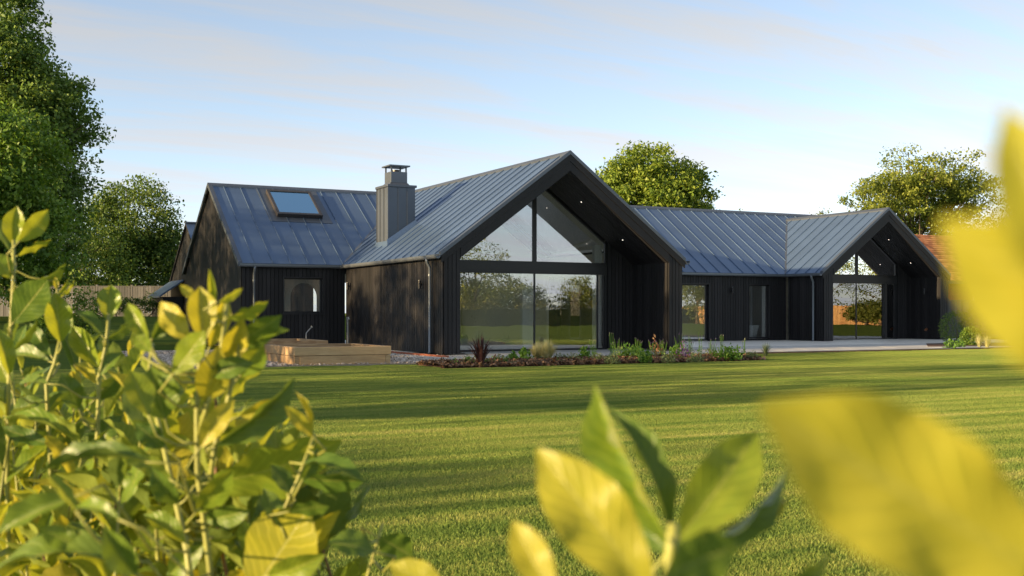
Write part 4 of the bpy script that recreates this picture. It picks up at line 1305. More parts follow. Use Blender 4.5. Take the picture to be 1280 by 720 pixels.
for r_ in range(rows):
    a, b = r_ / rows, (r_ + 1.25) / rows
    for k in range(46):
        x = 43.2 + k * .328 + (.164 if r_ % 2 else 0)
        y0, y1 = ty0 + (ty1 - ty0) * a, ty0 + (ty1 - ty0) * min(b, 1)
        z0, z1 = zt0 + (zt1 - zt0) * a, zt0 + (zt1 - zt0) * min(b, 1)
        j = random.uniform(0, .012)
        mb.hexa([(x, y0, z0 + .005 + j), (x + .315, y0, z0 + .005 + j), (x + .315, y1, z1 - .02), (x, y1, z1 - .02), (x, y0, z0 + .04 + j), (x + .315, y0, z0 + .04 + j), (x + .315, y1, z1 + .0), (x, y1, z1 + .0)])
tag(mb.build('roof_tiles', M['tile'], nb), kind='stuff')
MB().box(43.2, 58.3, 44.0, 44.12, 2.72, 2.88).build('gutter', M['black_metal'], nb)
for x in (45.5, 49, 53):
    w = MB().box(x, x + 1.2, 44.44, 44.495, 1.0, 2.2).build('window', M['white'], nb)
    MB().box(x + .08, x + 1.12, 44.42, 44.438, 1.08, 2.12).build('pane', M['glass'], w)

# ------------------------------------------------------------------ trees
def tree(name, label, base, height, crowns, leaf, per, mat, seed, trunk_r=.25, group=None, cat='tree', lumps=.22, spread=.55, limbs=16, shell=.55, trunk_mat='bark'):
    """crowns: (dx, dy, dz, rx, ry, rz, clusters) relative to the foot"""
    rng = np.random.default_rng(seed)
    bx, by, bz = base
    t = thing(name, base, label, cat, group)
    C = []
    for (dx, dy, dz, rx, ry, rz, n) in crowns:
        u = rng.normal(size=(n, 3)); u /= np.linalg.norm(u, axis=1, keepdims=True)
        k1, k2 = rng.normal(size=3) * 2.4, rng.normal(size=3) * 4.5
        lump = 1 + lumps * np.sin(u @ k1 + rng.random() * 6) + lumps * .7 * np.sin(u @ k2 + rng.random() * 6)
        rad = (shell + (1 - shell) * rng.random(n) ** .6) * lump
        C.append(np.array([bx + dx, by + dy, bz + dz]) + u * rad[:, None] * np.array([rx, ry, rz]))
    C = np.concatenate(C)
    C = C[C[:, 2] > bz + .25]
    n = len(C)
    cc = np.repeat(C, per, axis=0)
    sp = spread * np.repeat(rng.uniform(.6, 1.3, n), per)[:, None]
    off = rng.normal(size=cc.shape).clip(-1.6, 1.6) * sp * np.array([1, 1, .6])
    p = cc + off
    cen = np.array([bx, by, bz + height * .55])
    ax = rng.normal(size=p.shape) + off * .8 + np.array([0, 0, -.25])
    nr = rng.normal(size=p.shape) * .8 + np.array([0, 0, .9]) + (p - cen) / height
    L = leaf * rng.uniform(.6, 1.35, len(p))
    keep = p[:, 2] > bz + .1
    quads_mesh('crown', leaf_quads(rng, p[keep], ax[keep], nr[keep], L[keep], L[keep] * rng.uniform(.45, .7, keep.sum())), M[mat], t)
    mb = MB()
    top = Vector((bx + rng.normal() * .2, by + rng.normal() * .2, bz + height * .8))
    tp = [Vector((bx, by, bz - .15)).lerp(top, k / 6) + Vector((rng.normal() * .08, rng.normal() * .08, 0)) * (k > 0) for k in range(7)]
    mb.tube(tp, [trunk_r * (1.25 if k == 0 else 1 - k * .14) for k in range(7)], 9)
    mb.build('trunk', M[trunk_mat], t, True)
    mb = MB()
    idx = rng.choice(n, min(limbs, n), replace=False)
    for i in idx:
        e = Vector(C[i])
        k = rng.uniform(.25, .9)
        s = Vector(tp[0]).lerp(top, min(k, max(.12, (e.z - bz) / height * .8)))
        m_ = s.lerp(e, .5) + Vector((rng.normal() * .25, rng.normal() * .25, rng.normal() * .2 + .15))
        mb.tube([s, m_, e], [trunk_r * .35, trunk_r * .2, trunk_r * .06], 5, False)
    if len(idx): mb.build('limbs', M[trunk_mat], t, True)
    return t
def ptree(u, d, z0=None):
    q = at(u, HORIZON, d)
    return (q.x, q.y, ground_h(q.x, q.y) if z0 is None else z0)
# tall dark tree at the left, brighter tree before it, bushy tree beside the barn
b = ptree(-6, 60)
tree('tall_tree', 'tall dense dark green tree towering at the garden edge', b, 17.5,
     [(.3, 0, 13.0, 3.0, 3.0, 4.6, 300), (2.0, -.3, 10.5, 2.9, 3.0, 3.6, 240), (.6, 0, 7.0, 4.0, 3.4, 4.2, 300), (2.4, 0, 4.0, 2.0, 2.0, 3.4, 110), (-2.5, 0, 9.5, 3.2, 3.2, 6.0, 240)], .23, 90, 'fol_dark', 11, .38, spread=.44, limbs=26)
b = ptree(-24, 46)
tree('broad_tree', 'bright green tree growing in front of the tall dark one', b, 9.6,
     [(.3, 0, 6.2, 2.6, 2.4, 2.7, 280), (-1.0, 0, 4.0, 3.2, 2.4, 3.0, 200), (1.5, 0, 3.2, 2.0, 2.0, 2.4, 100)], .19, 84, 'fol_bright', 12, .24, spread=.38, limbs=20)
b = ptree(160, 72)
tree('bushy_tree', 'loose bushy tree with feathery outline above the grey fence', b, 9.2,
     [(0, 0, 5.4, 2.6, 2.6, 3.0, 200), (-1.7, 0, 3.6, 2.0, 2.0, 3.0, 110), (1.9, -.8, 3.7, 2.0, 2.0, 2.7, 130), (.4, 0, 2.4, 3.0, 2.6, 2.2, 120)], .20, 80, 'fol_mid', 13, .22, spread=.44, limbs=22, lumps=.28)
b = ptree(232, 86)
tree('bushy_tree', 'low leafy tree showing behind the small barn', b, 6.6,
     [(0, 0, 4.0, 2.6, 2.4, 2.4, 130), (-2.0, 0, 3.0, 2, 2, 2, 60)], .18, 44, 'fol_mid', 14, .2, spread=.5)
b = ptree(60, 66)
tree('bushy_tree', 'shaded leafy tree filling the gap under the tall dark one', b, 6.5,
     [(0, 0, 3.6, 3.4, 2.4, 3.0, 150), (3, 0, 2.8, 2.0, 2.0, 2.6, 80)], .18, 44, 'fol_dark', 15, .2, spread=.5)
b = ptree(98, 40)
tree('garden_shrub', 'rounded light green shrub beneath the bushy tree', b, 1.9, [(0, 0, 1.0, .85, .8, .95, 60), (-.8, 0, .8, .7, .7, .8, 40)], .10, 46, 'fol_bright', 16, .06, None, 'shrub', spread=.18, limbs=10)
for k, (u, d, r) in enumerate(((130, 52, .55), (150, 53, .5), (170, 54, .6), (188, 55, .55))):
    b = ptree(u, d)
    tree('border_shrub', 'low shaded shrub in the border along the grey fence', b, 1.0, [(0, 0, .45, r, r, .5, 26)], .10, 40, 'fol_mid', 60 + k, .04, 'shrubs along the grey fence', 'shrub', spread=.14, limbs=6)
# round sunny tree behind the link, looser tree at the right, far tips
b = ptree(815, 78, 0)
tree('round_tree', 'rounded golden green tree rising behind the main ridge', b, 12.9,
     [(0, 0, 8.6, 4.2, 4.2, 4.0, 420), (-1.9, 0, 8.8, 2.4, 3, 2.6, 140), (2.2, 0, 7.4, 2.6, 3, 2.9, 160), (.2, 0, 5.5, 4.4, 4, 3.0, 160)], .24, 84, 'fol_gold', 21, .35, spread=.42, lumps=.10)
b = ptree(1140, 84, 0)
tree('spreading_tree', 'loose spreading tree with bare limbs showing behind the far gable', b, 13.6,
     [(-3.2, 0, 9.6, 2.4, 2.4, 1.9, 110), (.4, 0, 10.4, 2.8, 2.6, 2.4, 150), (3.6, 0, 10.2, 3.2, 2.8, 3.0, 170), (6.4, 0, 9.2, 2.8, 2.6, 3.2, 120), (1.5, 0, 6.8, 4.6, 3, 2.6, 130)], .22, 58, 'fol_light', 22, .34, spread=.40, limbs=44, lumps=.32)
for (u, d, h, lab) in ((1021, 120, 12.4, 'distant tree tip just above the far gable ridge'), (926, 110, 11.5, 'distant leafy twig tip above the link ridge'), (995, 115, 11.2, 'distant low tree tip above the link roof')):
    b = ptree(u, d, 0)
    tree('distant_tree', lab, b, h, [(0, 0, h - 2.4, 1.3, 1.3, 2.0, 46), (0, 0, h - 5, 2.2, 2, 2.4, 40)], .24, 34, 'fol_olive', 30 + u, .18, spread=.42, limbs=10)

# trees and hedges on the sides of the garden that the camera does not face (they shade the lawn and show in the glass)
sh = [(-15, 11.4, 7.0, 1.2), (-15, 14.8, 7.4, 2.0), (-17, 18.8, 7.9, 2.1), (-14, 22.2, 7.4, 2.0), (-16, 25.4, 7.9, 2.1), (-15, 28.6, 7.7, 2.0), (-17, 32.0, 8.5, 2.1), (-14, 35.4, 9.6, 2.2), (-16, 38.8, 10.6, 2.4), (-14, 42.4, 10.2, 2.4), (-15, 46.5, 11, 2.5), (-14, 51, 12, 2.7), (-16, 55.5, 12, 2.8), (-20, 5.9, 4.5, 1.0), (-19, 7.5, 4.2, .6)]
for k, (x, y, h, r) in enumerate(sh):
    tree('orchard_tree', 'orchard tree shading the lawn from its west edge', (x, y, -.05), h,
         [(0, 0, h * .62, r, r, h * .36, 120), (.2, 0, h * .32, r, r, h * .3, 80)], .24, 15 if y < 24 else 40, 'fol_mid', 40 + k, .16, 'trees along the west edge', spread=.45, limbs=12)
def hedge(name, x0, x1, y0, y1, h, n, seed, label, mat='hedge', leaf=.16):
    rng = np.random.default_rng(seed)
    t = thing(name, ((x0 + x1) / 2, (y0 + y1) / 2, -.05), label, 'hedge')
    p = np.stack([rng.uniform(x0, x1, n), rng.uniform(y0, y1, n), np.zeros(n)], 1)
    hh = h * (1 + .16 * np.sin(p[:, 0] * .9 + 1) + .12 * np.sin(p[:, 0] * 2.3) + .1 * np.sin(p[:, 1] * 1.1))
    p[:, 2] = hh * rng.random(n) ** .7
    ax = rng.normal(size=p.shape); nr = rng.normal(size=p.shape) + np.array([-.4, .5, .6])
    L = leaf * rng.uniform(.6, 1.4, n)
    quads_mesh('foliage', leaf_quads(rng, p, ax, nr, L, L * .6), M[mat], t)
    MB().box(x0 + .3, x1 - .3, y0 + .25, y1 - .25, -.05, h * .8).build('hedge_core', M['hedge'], t)
hedge('field_hedge', 8, 76, -34, -32, 1.75, 30000, 71, 'long rough hedge closing the garden behind the viewpoint')
b_list = [(44.6, -36.8, 7.2, 3.6), (38, -44, 5.6, 2.4), (52, -50, 4.6, 2.6), (58, -52, 4.8, 3.0), (64, -50, 5.2, 2.6), (70, -42, 5.0, 2.4), (41, -38, 5.6, 2.4), (74, -30, 7.0, 2.8)]
for k, (x, y, h, r) in enumerate(b_list):
    tree('field_tree', 'field tree beyond the rough hedge, mirrored in the gable glass', (x, y, -.05), h,
         [(0, 0, h * .6, r, r, h * .38, 150), (.4, 0, h * .35, r * 1.1, r, h * .3, 70)], .20, 38, 'fol_olive', 80 + k, .2, 'trees beyond the rough hedge', spread=.45, limbs=14)
fsh = [(75.5, -8, 9.0, 3.4), (84, -2, 10, 3.4), (85, -14, 10.5, 3.8), (84, 6, 9.5, 3.4), (86, -25, 10, 3.6)]
for k, (x, y, h, r) in enumerate(fsh):
    tree('field_tree', 'leafy tree standing by the orange softwood fence', (x, y, -.05), h if k else 2.0,
         [(0, 0, (h if k else 2.0) * .58, r if k else 1.2, r if k else 2.2, (h if k else 2.0) * .42, 170)], .2, 40, 'fol_olive', 95 + k, .22, 'trees by the orange fence', spread=.5 if k else .3, limbs=12)

# ------------------------------------------------------------------ cherry laurel in the foreground
def mat_leaf(name, top1, top2, under, glow, trans, rough=.32, edge=None):
    m, n, l, b = new_mat(name)
    uv = n.new('ShaderNodeTexCoord').outputs['UV']
    sp_ = n.new('ShaderNodeSeparateXYZ'); l.new(uv, sp_.inputs[0])
    def mth(op, a, b_=None, c_=None, clamp=False):
        q = n.new('ShaderNodeMath'); q.operation = op; q.use_clamp = clamp
        for i, s_ in enumerate((a, b_, c_)):
            if s_ is None: continue
            if isinstance(s_, (int, float)): q.inputs[i].default_value = s_
            else: l.new(s_, q.inputs[i])
        return q.outputs[0]
    side = mth('ABSOLUTE', mth('SUBTRACT', sp_.outputs[0], .5))                 # 0 at the midrib, 0.5 at the edge
    vd = noise(n, l, 4.0, 2, uv)
    wav = mth('SINE', mth('MULTIPLY', mth('ADD', mth('MULTIPLY_ADD', side, -.55, sp_.outputs[1]), mth('MULTIPLY', vd.outputs['Fac'], .09)), 56.0))
    vein = mth('POWER', mth('MULTIPLY_ADD', wav, .5, .5), 9.0)
    rib = mth('SUBTRACT', 1.0, mth('MULTIPLY', side, 38.0, clamp=True), clamp=True)
    geo = n.new('ShaderNodeNewGeometry')
    rnd = n.new('ShaderNodeObjectInfo').outputs['Random']
    blot = noise(n, l, 3.5, 4, uv)
    f = mth('ADD', mth('MULTIPLY_ADD', rnd, .7, -.35), mth('MULTIPLY_ADD', blot.outputs['Fac'], 1.3, -.35), clamp=True)
    def mixc(fac, a, b_):
        q = n.new('ShaderNodeMix'); q.data_type = 'RGBA'
        if isinstance(fac, (int, float)): q.inputs[0].default_value = fac
        else: l.new(fac, q.inputs[0])
        for i, s_ in ((6, a), (7, b_)):
            if isinstance(s_, tuple): q.inputs[i].default_value = (*s_, 1)
            else: l.new(s_, q.inputs[i])
        return q.outputs[2]
    col = mixc(f, top1, top2)
    col = mixc(mth('MULTIPLY', vein, .30), col, tuple(min(1, x * 1.7) for x in top2))
    col = mixc(mth('MULTIPLY', rib, .75), col, (0.42, 0.42, 0.12))
    spots = noise(n, l, 9.0, 3, uv)
    sm_ = mth('MULTIPLY', mth('SUBTRACT', spots.outputs['Fac'], .66, clamp=True), 4.0, clamp=True)
    col = mixc(sm_, col, (0.24, 0.13, 0.03))
    col = mixc(mth('MULTIPLY', geo.outputs['Backfacing'], .75), col, under)
    l.new(col, b.inputs['Base Color'])
    b.inputs['Roughness'].default_value = rough
    b.inputs['Specular IOR Level'].default_value = .28
    h = mth('ADD', mth('MULTIPLY', vein, -.6), mth('MULTIPLY', rib, -.8))
    bp = n.new('ShaderNodeBump'); bp.inputs['Strength'].default_value = .35; bp.inputs['Distance'].default_value = .0012
    l.new(h, bp.inputs['Height']); l.new(bp.outputs[0], b.inputs['Normal'])
    tr = n.new('ShaderNodeBsdfTranslucent')
    l.new(mixc(mth('MULTIPLY', vein, .25), glow, tuple(x * 1.2 for x in glow)), tr.inputs[0])
    ms = n.new('ShaderNodeMixShader'); ms.inputs[0].default_value = trans
    l.new(b.outputs[0], ms.inputs[1]); l.new(tr.outputs[0], ms.inputs[2])
    l.new(ms.outputs[0], n['Material Output'].inputs[0])
    return m
M['leaf_young'] = mat_leaf('laurel_leaf_young', (0.12, 0.20, 0.022), (0.26, 0.30, 0.032), (0.28, 0.33, 0.08), (0.46, 0.48, 0.03), .38)
M['leaf_old'] = mat_leaf('laurel_leaf_mature', (0.06, 0.115, 0.018), (0.14, 0.20, 0.028), (0.14, 0.19, 0.05), (0.22, 0.30, 0.03), .25, .38)
M['leaf_gold'] = mat_leaf('laurel_leaf_golden', (0.31, 0.31, 0.03), (0.46, 0.41, 0.05), (0.40, 0.37, 0.07), (0.56, 0.49, 0.03), .42, .38)
M['stem_green'] = simple('laurel_green_stem', (0.25, 0.26, 0.055), .5, 0, 30, .2, .1, .001)
M['stem_red'] = simple('laurel_woody_stem', (0.17, 0.09, 0.04), .7, 0, 30, .3, .2, .001)

def leaf_mesh(name, fold, curl, wave, side_curl, mat, seed, nl=12, nw=3):
    """unit leaf: length 1 along +Y, half width about 0.5 along X, upper side +Z"""
    rng = random.Random(seed)
    v, uvs, f = [], [], []
    ph = rng.random() * 6
    cols = 2 * nw + 1
    for i in range(nl + 1):
        t = i / nl
        w = .5 * math.sin(math.pi * min(1, t) ** 1.12) ** .72 if 0 < t < 1 else 0
        w *= 1 - .45 * max(0, (t - .80) / .20) ** 1.5
        w = max(w, .015 if t < .5 else .03)
        for j in range(-nw, nw + 1):
            s = j / nw
            x = s * w
            z = abs(x) * fold + curl * (t * t) + side_curl * math.sin(t * 3.1) * .5
            z += wave * abs(s) * math.sin(t * 17 + ph + (1.3 if s > 0 else 0)) * w
            z += wave * .35 * abs(s) * math.sin((t - abs(s) * .2) * 40 + ph) * w
            v.append((x * (1 - .12 * fold), t, z)); uvs.append((.5 + s * .5, t))
    for i in range(nl):
        for j in range(cols - 1):
            a = i * cols + j
            f.append((a, a + 1, a + cols + 1, a + cols))
    me = bpy.data.meshes.new(name)
    me.from_pydata(v, [], f)
    ul = me.uv_layers.new(name='leaf')
    for p in me.polygons:
        p.use_smooth = True
        for li in p.loop_indices:
            ul.data[li].uv = uvs[me.loops[li].vertex_index]
    me.materials.append(M[mat])
    return me
LEAF = {}
for kind, mat in (('y', 'leaf_young'), ('o', 'leaf_old'), ('g', 'leaf_gold')):
    LEAF[kind] = [leaf_mesh('leaf', fo, cu, wa, sc, mat, k) for k, (fo, cu, wa, sc) in enumerate(
        ((.25, -.10, .10, .10), (.55, -.16, .12, .16), (.10, .12, .14, -.06), (.40, -.30, .10, .25), (.75, -.05, .16, .05), (.18, -.22, .20, .2)))]

def put_leaf(parent, p0, p1, width, nrm, kind, var):
    Y = (p1 - p0); L = Y.length; Y = Y / L
    N_ = (nrm - Y * nrm.dot(Y)).normalized()
    X = Y.cross(N_)
    o = link('leaf', LEAF[kind][var % 6], None, parent)
    m = Matrix(((X.x * width, Y.x * L, N_.x * L * .55, 0), (X.y * width, Y.y * L, N_.y * L * .55, 0), (X.z * width, Y.z * L, N_.z * L * .55, 0), (0, 0, 0, 1)))
    m.translation = p0 - org(parent)
    o.matrix_local = m
    return o

class Shrub:
    def __init__(self, foot, label, group='laurel shrubs in front'):
        self.root = thing('laurel_shrub', foot, label, 'shrub', group)
        self.stems = []
        self.twigs = MB()
        self.foot = Vector(foot)
        self.n = 0
    def stem(self, pts, r0=.006, r1=.003, mat='stem_green', to_ground=True):
        """pts from top to bottom in world space; continued down to the ground"""
        pts = [Vector(p) for p in pts]
        if to_ground:
            lo = pts[-1]
            g = Vector((self.foot.x + (lo.x - self.foot.x) * .5, self.foot.y + (lo.y - self.foot.y) * .5, -.06))
            pts += [lo.lerp(g, .35) + Vector((random.uniform(-.02, .02), random.uniform(-.02, .02), 0)), lo.lerp(g, .7), g]
        n = len(pts)
        o = MB().tube(pts, [r1 + (r0 - r1) * i / (n - 1) for i in range(n)], 8).build('stem', M[mat], self.root, True)
        self.stems.append(pts)
        return o
    def nearest(self, p):
        best, bd = None, 1e9
        for pts in self.stems:
            for a, b in zip(pts, pts[1:]):
                ab = b - a
                t = max(0, min(1, (p - a).dot(ab) / max(ab.length_squared, 1e-9)))
                q = a + ab * t
                if (q - p).length < bd: best, bd = q, (q - p).length
        return best, bd
    def leaf_px(self, b, t, w, d, roll=0, kind='y', var=0, dt=0.0, db=0.0):
        """leaf from base pixel b to tip pixel t, width w in pixels at distance d; roll turns it about its own axis"""
        p0, p1 = at(b[0], b[1], d + db), at(t[0], t[1], d + dt)
        nrm = (Vector((0, 0, EYE)) - p0).normalized()
        ax = (p1 - p0).normalized()
        nrm = Matrix.Rotation(math.radians(roll), 3, ax) @ nrm
        put_leaf(self.root, p0, p1, w * d / F_PX, nrm, kind, var)
        q, dist = self.nearest(p0 - ax * .02 - Vector((0, 0, .35 * self.nearest(p0)[1])))
        dist = (q - p0).length
        if dist > .002:
            c1 = p0 - ax * min(.03, dist * .35)
            c2 = c1.lerp(q, .5) + Vector((0, 0, -.10 * dist))
            self.twigs.tube([p0 + (p1 - p0) * .06, p0, c1, c2, q], [.0006, .0014, .0016, .0018, .0022], 6)
        self.n += 1
    def shoot(self, top, bottom, n, L, kinds='yyo', spread=.9, rng=random, to_ground=True, r0=.005):
        top, bottom = Vector(top), Vector(bottom)
        m_ = top.lerp(bottom, .5) + Vector((rng.uniform(-.03, .03), rng.uniform(-.03, .03), 0))
        self.stem([top, m_, bottom], r0, .0022, 'stem_green' if rng.random() < .8 else 'stem_red', to_ground)
        a = rng.random() * 6.28
        for k in range(n):
            t = (k / n) ** 1.15
            p = top.lerp(m_, t * 2) if t < .5 else m_.lerp(bottom, t * 2 - 1)
            a += 2.4 + rng.uniform(-.3, .3)
            up = 1.25 - t * 1.15 + rng.uniform(-.25, .25)
            dr = Vector((math.cos(a) * spread, math.sin(a) * spread, up)).normalized()
            ll = L * rng.uniform(.6, 1.25) * (.62 + .38 * min(1, t * 3))
            b0 = p + dr * .012
            nrm = Vector((-math.cos(a) * .75, -math.sin(a) * .75, .8)) + Vector((rng.uniform(-.4, .4), rng.uniform(-.4, .4), 0))
            put_leaf(self.root, b0, b0 + dr * ll, ll * rng.uniform(.33, .44), nrm, rng.choice(kinds), rng.randrange(6))
            self.twigs.tube([b0 + dr * .01, b0, p], [.001, .0018, .002], 5)
            self.n += 1
    def done(self):
        if self.twigs.v:
            tag(self.twigs.build('leaf_stalks', M['stem_green'], self.root, True), kind='stuff')

# --- shrub at the left: tall thin shoot with a tuft of leaves
d = 2.1
q = at(20, 700, d)
S = Shrub((q.x, q.y, -.05), 'laurel shrub with one tall thin shoot against the dark trees')
S.stem([at(17, 300, d), at(17, 345, d), at(13, 420, d), at(11, 480, d), at(9, 600, d), at(12, 730, d)], .0055, .003)
S.stem([at(76, 420, d), at(68, 455, d), at(58, 480, d), at(62, 560, d), at(70, 730, d)], .005, .003)
S.stem([at(136, 392, d), at(133, 430, d), at(124, 470, d), at(122, 540, d), at(110, 740, d)], .0055, .003)
S.stem([at(70, 352, d + .1), at(73, 372, d + .1), at(76, 420, d)], .0025, .0015, to_ground=False)
LP = S.leaf_px
for a in (((17, 306), (21, 258), 30, -12, 'y', 4), ((24, 302), (61, 263), 27, 20, 'y', 0), ((21, 320), (63, 297), 20, 62, 'y', 2), ((14, 348), (-8, 316), 26, 10, 'y', 5), ((13, 315), (-10, 268), 24, 40, 'o', 0),
          ((16, 404), (61, 349), 46, -8, 'o', 2), ((26, 357), (84, 338), 30, 62, 'o', 3), ((76, 428), (69, 366), 36, 5, 'y', 4), ((135, 402), (139, 356), 32, -4, 'y', 4), ((133, 424), (166, 400), 22, 50, 'o', 1),
          ((128, 420), (96, 384), 20, 40, 'o', 3), ((62, 452), (8, 440), 26, 40, 'o', 1), ((64, 445), (36, 404), 20, -20, 'o', 0), ((124, 460), (91, 408), 30, -8, 'y', 4), ((125, 458), (128, 420), 18, 40, 'y', 0),
          ((98, 512), (78, 468), 30, 12, 'o', 5), ((103, 516), (104, 478), 16, -50, 'o', 2), ((100, 556), (6, 508), 26, 50, 'y', 3), ((64, 556), (2, 536), 22, 20, 'o', 2), ((12, 470), (-4, 408), 24, 20, 'y', 1), ((11, 480), (-6, 440), 30, -20, 'y', 0),
          ((12, 440), (48, 402), 18, 60, 'o', 0), ((60, 480), (16, 478), 24, 55, 'o', 3), ((72, 368), (86, 350), 7, 30, 'y', 1), ((73, 372), (94, 352), 9, 60, 'y', 0), ((71, 362), (69, 346), 7, 0, 'g', 1), ((124, 470), (150, 440), 20, -30, 'o', 1),
          ((118, 500), (150, 470), 26, 30, 'o', 0), ((110, 560), (150, 520), 28, -15, 'o', 5), ((80, 600), (46, 640), 26, 35, 'o', 3), ((120, 480), (92, 452), 20, 30, 'g', 1), ((18, 560), (70, 530), 24, 60, 'o', 2), ((14, 520), (52, 498), 24, -40, 'o', 1)):
    LP(a[0], a[1], a[2], d + random.uniform(-.10, .10), a[3], a[4], a[5], random.uniform(-.03, .03))
rs = random.Random(5)
for (u, v, n) in ((30, 470, 8), (95, 480, 8), (150, 470, 8), (5, 520, 7), (60, 560, 8), (115, 590, 8), (20, 600, 7), (160, 560, 8), (80, 640, 7), (140, 650, 7), (40, 680, 6), (12, 440, 6), (100, 430, 6), (165, 440, 6), (45, 520, 8), (130, 530, 8), (90, 560, 8), (10, 640, 7), (175, 510, 7), (115, 680, 7), (60, 610, 8), (0, 560, 8), (75, 520, 8), (150, 600, 8), (30, 640, 8), (100, 640, 8)):
    dd = rs.uniform(2.2, 2.9)
    tp = at(u, v, dd)
    S.shoot(tp, (tp.x + rs.uniform(-.06, .06), tp.y + rs.uniform(-.06, .06), tp.z - .42), n + 2, .135, 'yyyoog', .75, rs)
S.done()

# --- the large shrub in the middle left: a crowded yellow crown on stout stems
d = 1.5
q = at(262, 700, d)
S = Shrub((q.x, q.y, -.05), 'laurel shrub crowded with large yellow leaves on a stout stem')
S.stem([at(252, 400, d), at(250, 445, d), at(246, 520, d), at(247, 590, d), at(256, 660, d), at(266, 740, d)], .0052, .003)
S.stem([at(283, 380, d), at(275, 450, d), at(262, 500, d), at(247, 545, d)], .004, .0025, to_ground=False)
S.stem([at(190, 430, d + .3), at(186, 470, d + .25), at(198, 530, d + .15), at(214, 600, d + .1), at(234, 690, d), at(240, 740, d)], .0055, .003)
S.stem([at(300, 430, d), at(285, 500, d), at(268, 560, d), at(258, 640, d)], .004, .003, to_ground=False)
S.stem([at(392, 545, d), at(372, 600, d), at(345, 660, d), at(330, 745, d)], .0045, .002)
S.stem([at(478, 655, d + .1), at(468, 690, d + .1), at(452, 745, d + .1)], .0035, .002)
LP = S.leaf_px
for a in (((238, 426), (198, 377), 33, -14, 'g', 5), ((254, 428), (250, 358), 40, 4, 'g', 4), ((262, 434), (284, 371), 26, 14, 'g', 1), ((268, 386), (262, 338), 10, 0, 'y', 1), ((272, 378), (304, 361), 13, 40, 'y', 0), ((246, 376), (225, 356), 13, 10, 'g', 0),
          ((284, 450), (304, 399), 34, 8, 'g', 4), ((216, 468), (258, 413), 36, -16, 'y', 2), ((256, 502), (274, 438), 44, 10, 'g', 3), ((206, 524), (188, 460), 62, -6, 'o', 4), ((186, 520), (163, 462), 38, 16, 'y', 0), ((186, 428), (158, 378), 24, -10, 'y', 1),
          ((190, 424), (212, 386), 20, 20, 'o', 4), ((188, 440), (170, 420), 20, 10, 'y', 2), ((284, 398), (336, 381), 24, 46, 'y', 5), ((288, 434), (352, 396), 38, 30, 'o', 0), ((298, 432), (352, 408), 26, -40, 'y', 3), ((258, 604), (427, 562), 78, 34, 'y', 5),
          ((268, 556), (372, 478), 44, 40, 'o', 1), ((300, 470), (330, 432), 34, 10, 'y', 1), ((250, 560), (290, 500), 30, -10, 'g', 3), ((312, 744), (388, 634), 96, -10, 'g', 2), ((350, 678), (422, 648), 34, 34, 'g', 3), ((372, 596), (456, 604), 36, 52, 'o', 0),
          ((378, 580), (454, 590), 30, -60, 'o', 3), ((468, 690), (412, 676), 40, 30, 'o', 1), ((474, 672), (514, 694), 42, 20, 'o', 2), ((392, 546), (357, 508), 18, 10, 'g', 0), ((391, 540), (371, 488), 9, 30, 'g', 1), ((378, 600), (398, 560), 20, 40, 'o', 1),
          ((246, 640), (290, 590), 34, 20, 'y', 0), ((232, 680), (180, 640), 30, 30, 'y', 1), ((222, 630), (190, 590), 30, -20, 'o', 3), ((256, 650), (310, 640), 30, 20, 'o', 0), ((330, 700), (300, 650), 26, -20, 'y', 1), ((360, 640), (412, 630), 30, 50, 'o', 2),
          ((336, 720), (400, 700), 40, 20, 'y', 3), ((214, 600), (150, 560), 34, 40, 'y', 2), ((256, 680), (210, 720), 34, 0, 'o', 1), ((366, 620), (340, 580), 26, 30, 'o', 0), ((300, 520), (352, 500), 24, 20, 'g', 1), ((264, 470), (312, 452), 30, -20, 'o', 3), ((206, 560), (170, 530), 30, 0, 'o', 5), ((352, 660), (330, 610), 26, 14, 'o', 0)):
    LP(a[0], a[1], a[2], d + random.uniform(-.09, .07), a[3], a[4], a[5], random.uniform(-.04, .03))
for (u, v, n) in ((200, 500, 8), (250, 560, 8), (300, 590, 8), (340, 610, 7), (170, 600, 7), (220, 640, 7), (280, 650, 6), (360, 660, 6), (390, 690, 5), (330, 560, 7), (270, 500, 7), (190, 560, 7), (150, 620, 7), (240, 610, 7), (310, 640, 7), (200, 680, 7), (260, 690, 6), (350, 700, 6)):
    dd = rs.uniform(1.65, 2.3)
    tp = at(u, v, dd)
    S.shoot(tp, (tp.x + rs.uniform(-.05, .05), tp.y + rs.uniform(-.05, .05), tp.z - .36), n + 2, .125, 'yyyyog', .75, rs)
# broad leaves low down, nearer
d = 1.05
for a in (((150, 700), (-10, 690), 60, 55, 'o', 3), ((190, 578), (40, 573), 26, 62, 'o', 3), ((96, 620), (-8, 664), 36, 30, 'o', 1), ((96, 640), (60, 590), 22, 40, 'y', 0), ((150, 650), (90, 626), 24, 30, 'y', 3), ((110, 690), (50, 660), 30, 10, 'y', 2), ((170, 720), (130, 660), 40, -10, 'o', 4)):
    LP(a[0], a[1], a[2], d + random.uniform(0, .2), a[3], a[4], a[5], random.uniform(-.03, .03))
S.done()

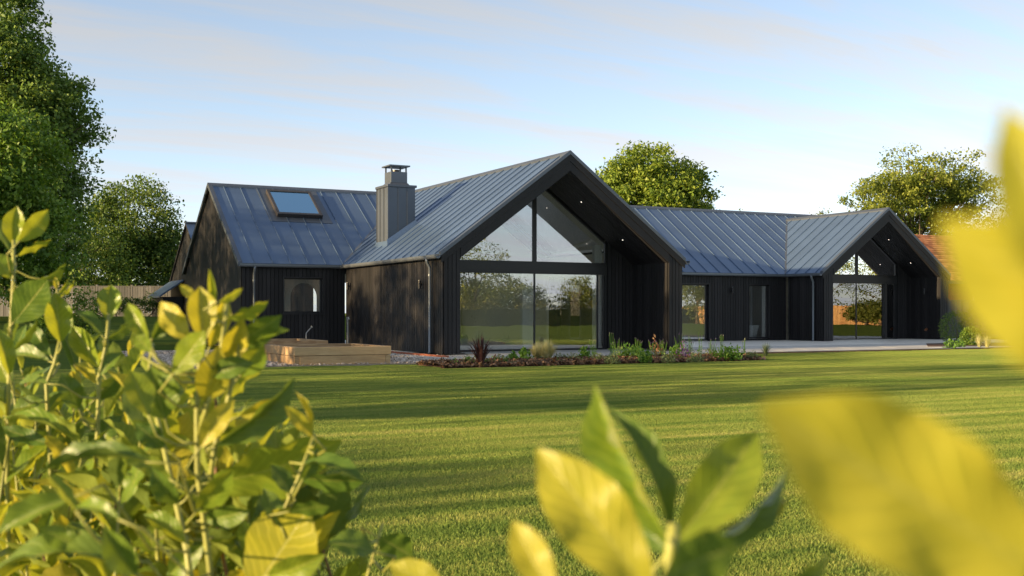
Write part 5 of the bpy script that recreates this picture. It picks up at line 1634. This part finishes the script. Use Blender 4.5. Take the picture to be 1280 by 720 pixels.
# --- low leafy shrub filling the foot of the hedge
q = at(150, 700, 2.2)
S = Shrub((q.x, q.y, -.05), 'low dense laurel shrub filling the gap under the taller yellow shoots')
for k in range(27):
    u, v = rs.uniform(-10, 380), rs.uniform(505, 690)
    if u > 300 and v < 600: v += 70
    dd = rs.uniform(1.75, 2.5)
    tp = at(u, v, dd)
    S.shoot(tp, (tp.x + rs.uniform(-.05, .05), tp.y + rs.uniform(-.05, .05), tp.z - .34), 10, .14, 'yyyoog', .85, rs)
S.done()

# --- blurred shoot low in the middle
d = .70
q = at(840, 740, d)
S = Shrub((q.x, q.y, -.05), 'blurred laurel shoot rising in front of the middle of lawn')
S.stem([at(842, 655, d), at(838, 690, d), at(834, 760, d)], .0045, .0035)
S.stem([at(700, 742, d), at(760, 760, d), at(834, 790, d)], .003, .002, to_ground=False)
S.stem([at(560, 745, d + .3), at(640, 770, d + .2), at(834, 800, d)], .003, .002, to_ground=False)
LP = S.leaf_px
for a in (((816, 748), (672, 558), 100, 6, 'g', 5, -.10), ((694, 752), (640, 650), 50, 0, 'g', 0, -.08), ((836, 676), (742, 482), 66, -40, 'y', 4, .06), ((838, 668), (775, 500), 44, 40, 'o', 3, .1), ((846, 676), (950, 540), 84, 16, 'y', 0, .06), ((852, 690), (1004, 600), 52, 60, 'o', 3, .08),
          ((826, 724), (918, 680), 80, 30, 'o', 2, -.16), ((930, 745), (1050, 702), 60, 50, 'o', 3, .05), ((838, 690), (796, 640), 40, -30, 'o', 1, .08), ((900, 660), (992, 622), 18, 30, 'g', 1, .1), ((560, 742), (486, 704), 44, 20, 'g', 0, 0)):
    LP(a[0], a[1], a[2], d + a[6] if a[0][0] > 600 else d + .3, a[3], a[4], a[5], .02, 0)
S.done()

# --- very near leaves at the right
d = .28
q = at(1330, 760, d)
S = Shrub((q.x, q.y, -.05), 'huge blurred yellow laurel leaves closest at the right side')
S.stem([at(1380, 300, .21), at(1380, 480, .23), at(1360, 700, .28), at(1345, 800, .28)], .004, .003)
LP = S.leaf_px
for a in (((1345, 738), (942, 506), 200, 8, 'g', 2, .28), ((1490, 470), (1178, 281), 190, -12, 'g', 0, .21), ((1345, 390), (1262, 132), 118, 10, 'g', 3, .20), ((1290, 770), (1345, 560), 120, 40, 'y', 1, .25), ((1365, 520), (1310, 260), 110, 30, 'y', 2, .22)):
    LP(a[0], a[1], a[2], a[6], a[3], a[4], a[5], 0, 0)
S.done()
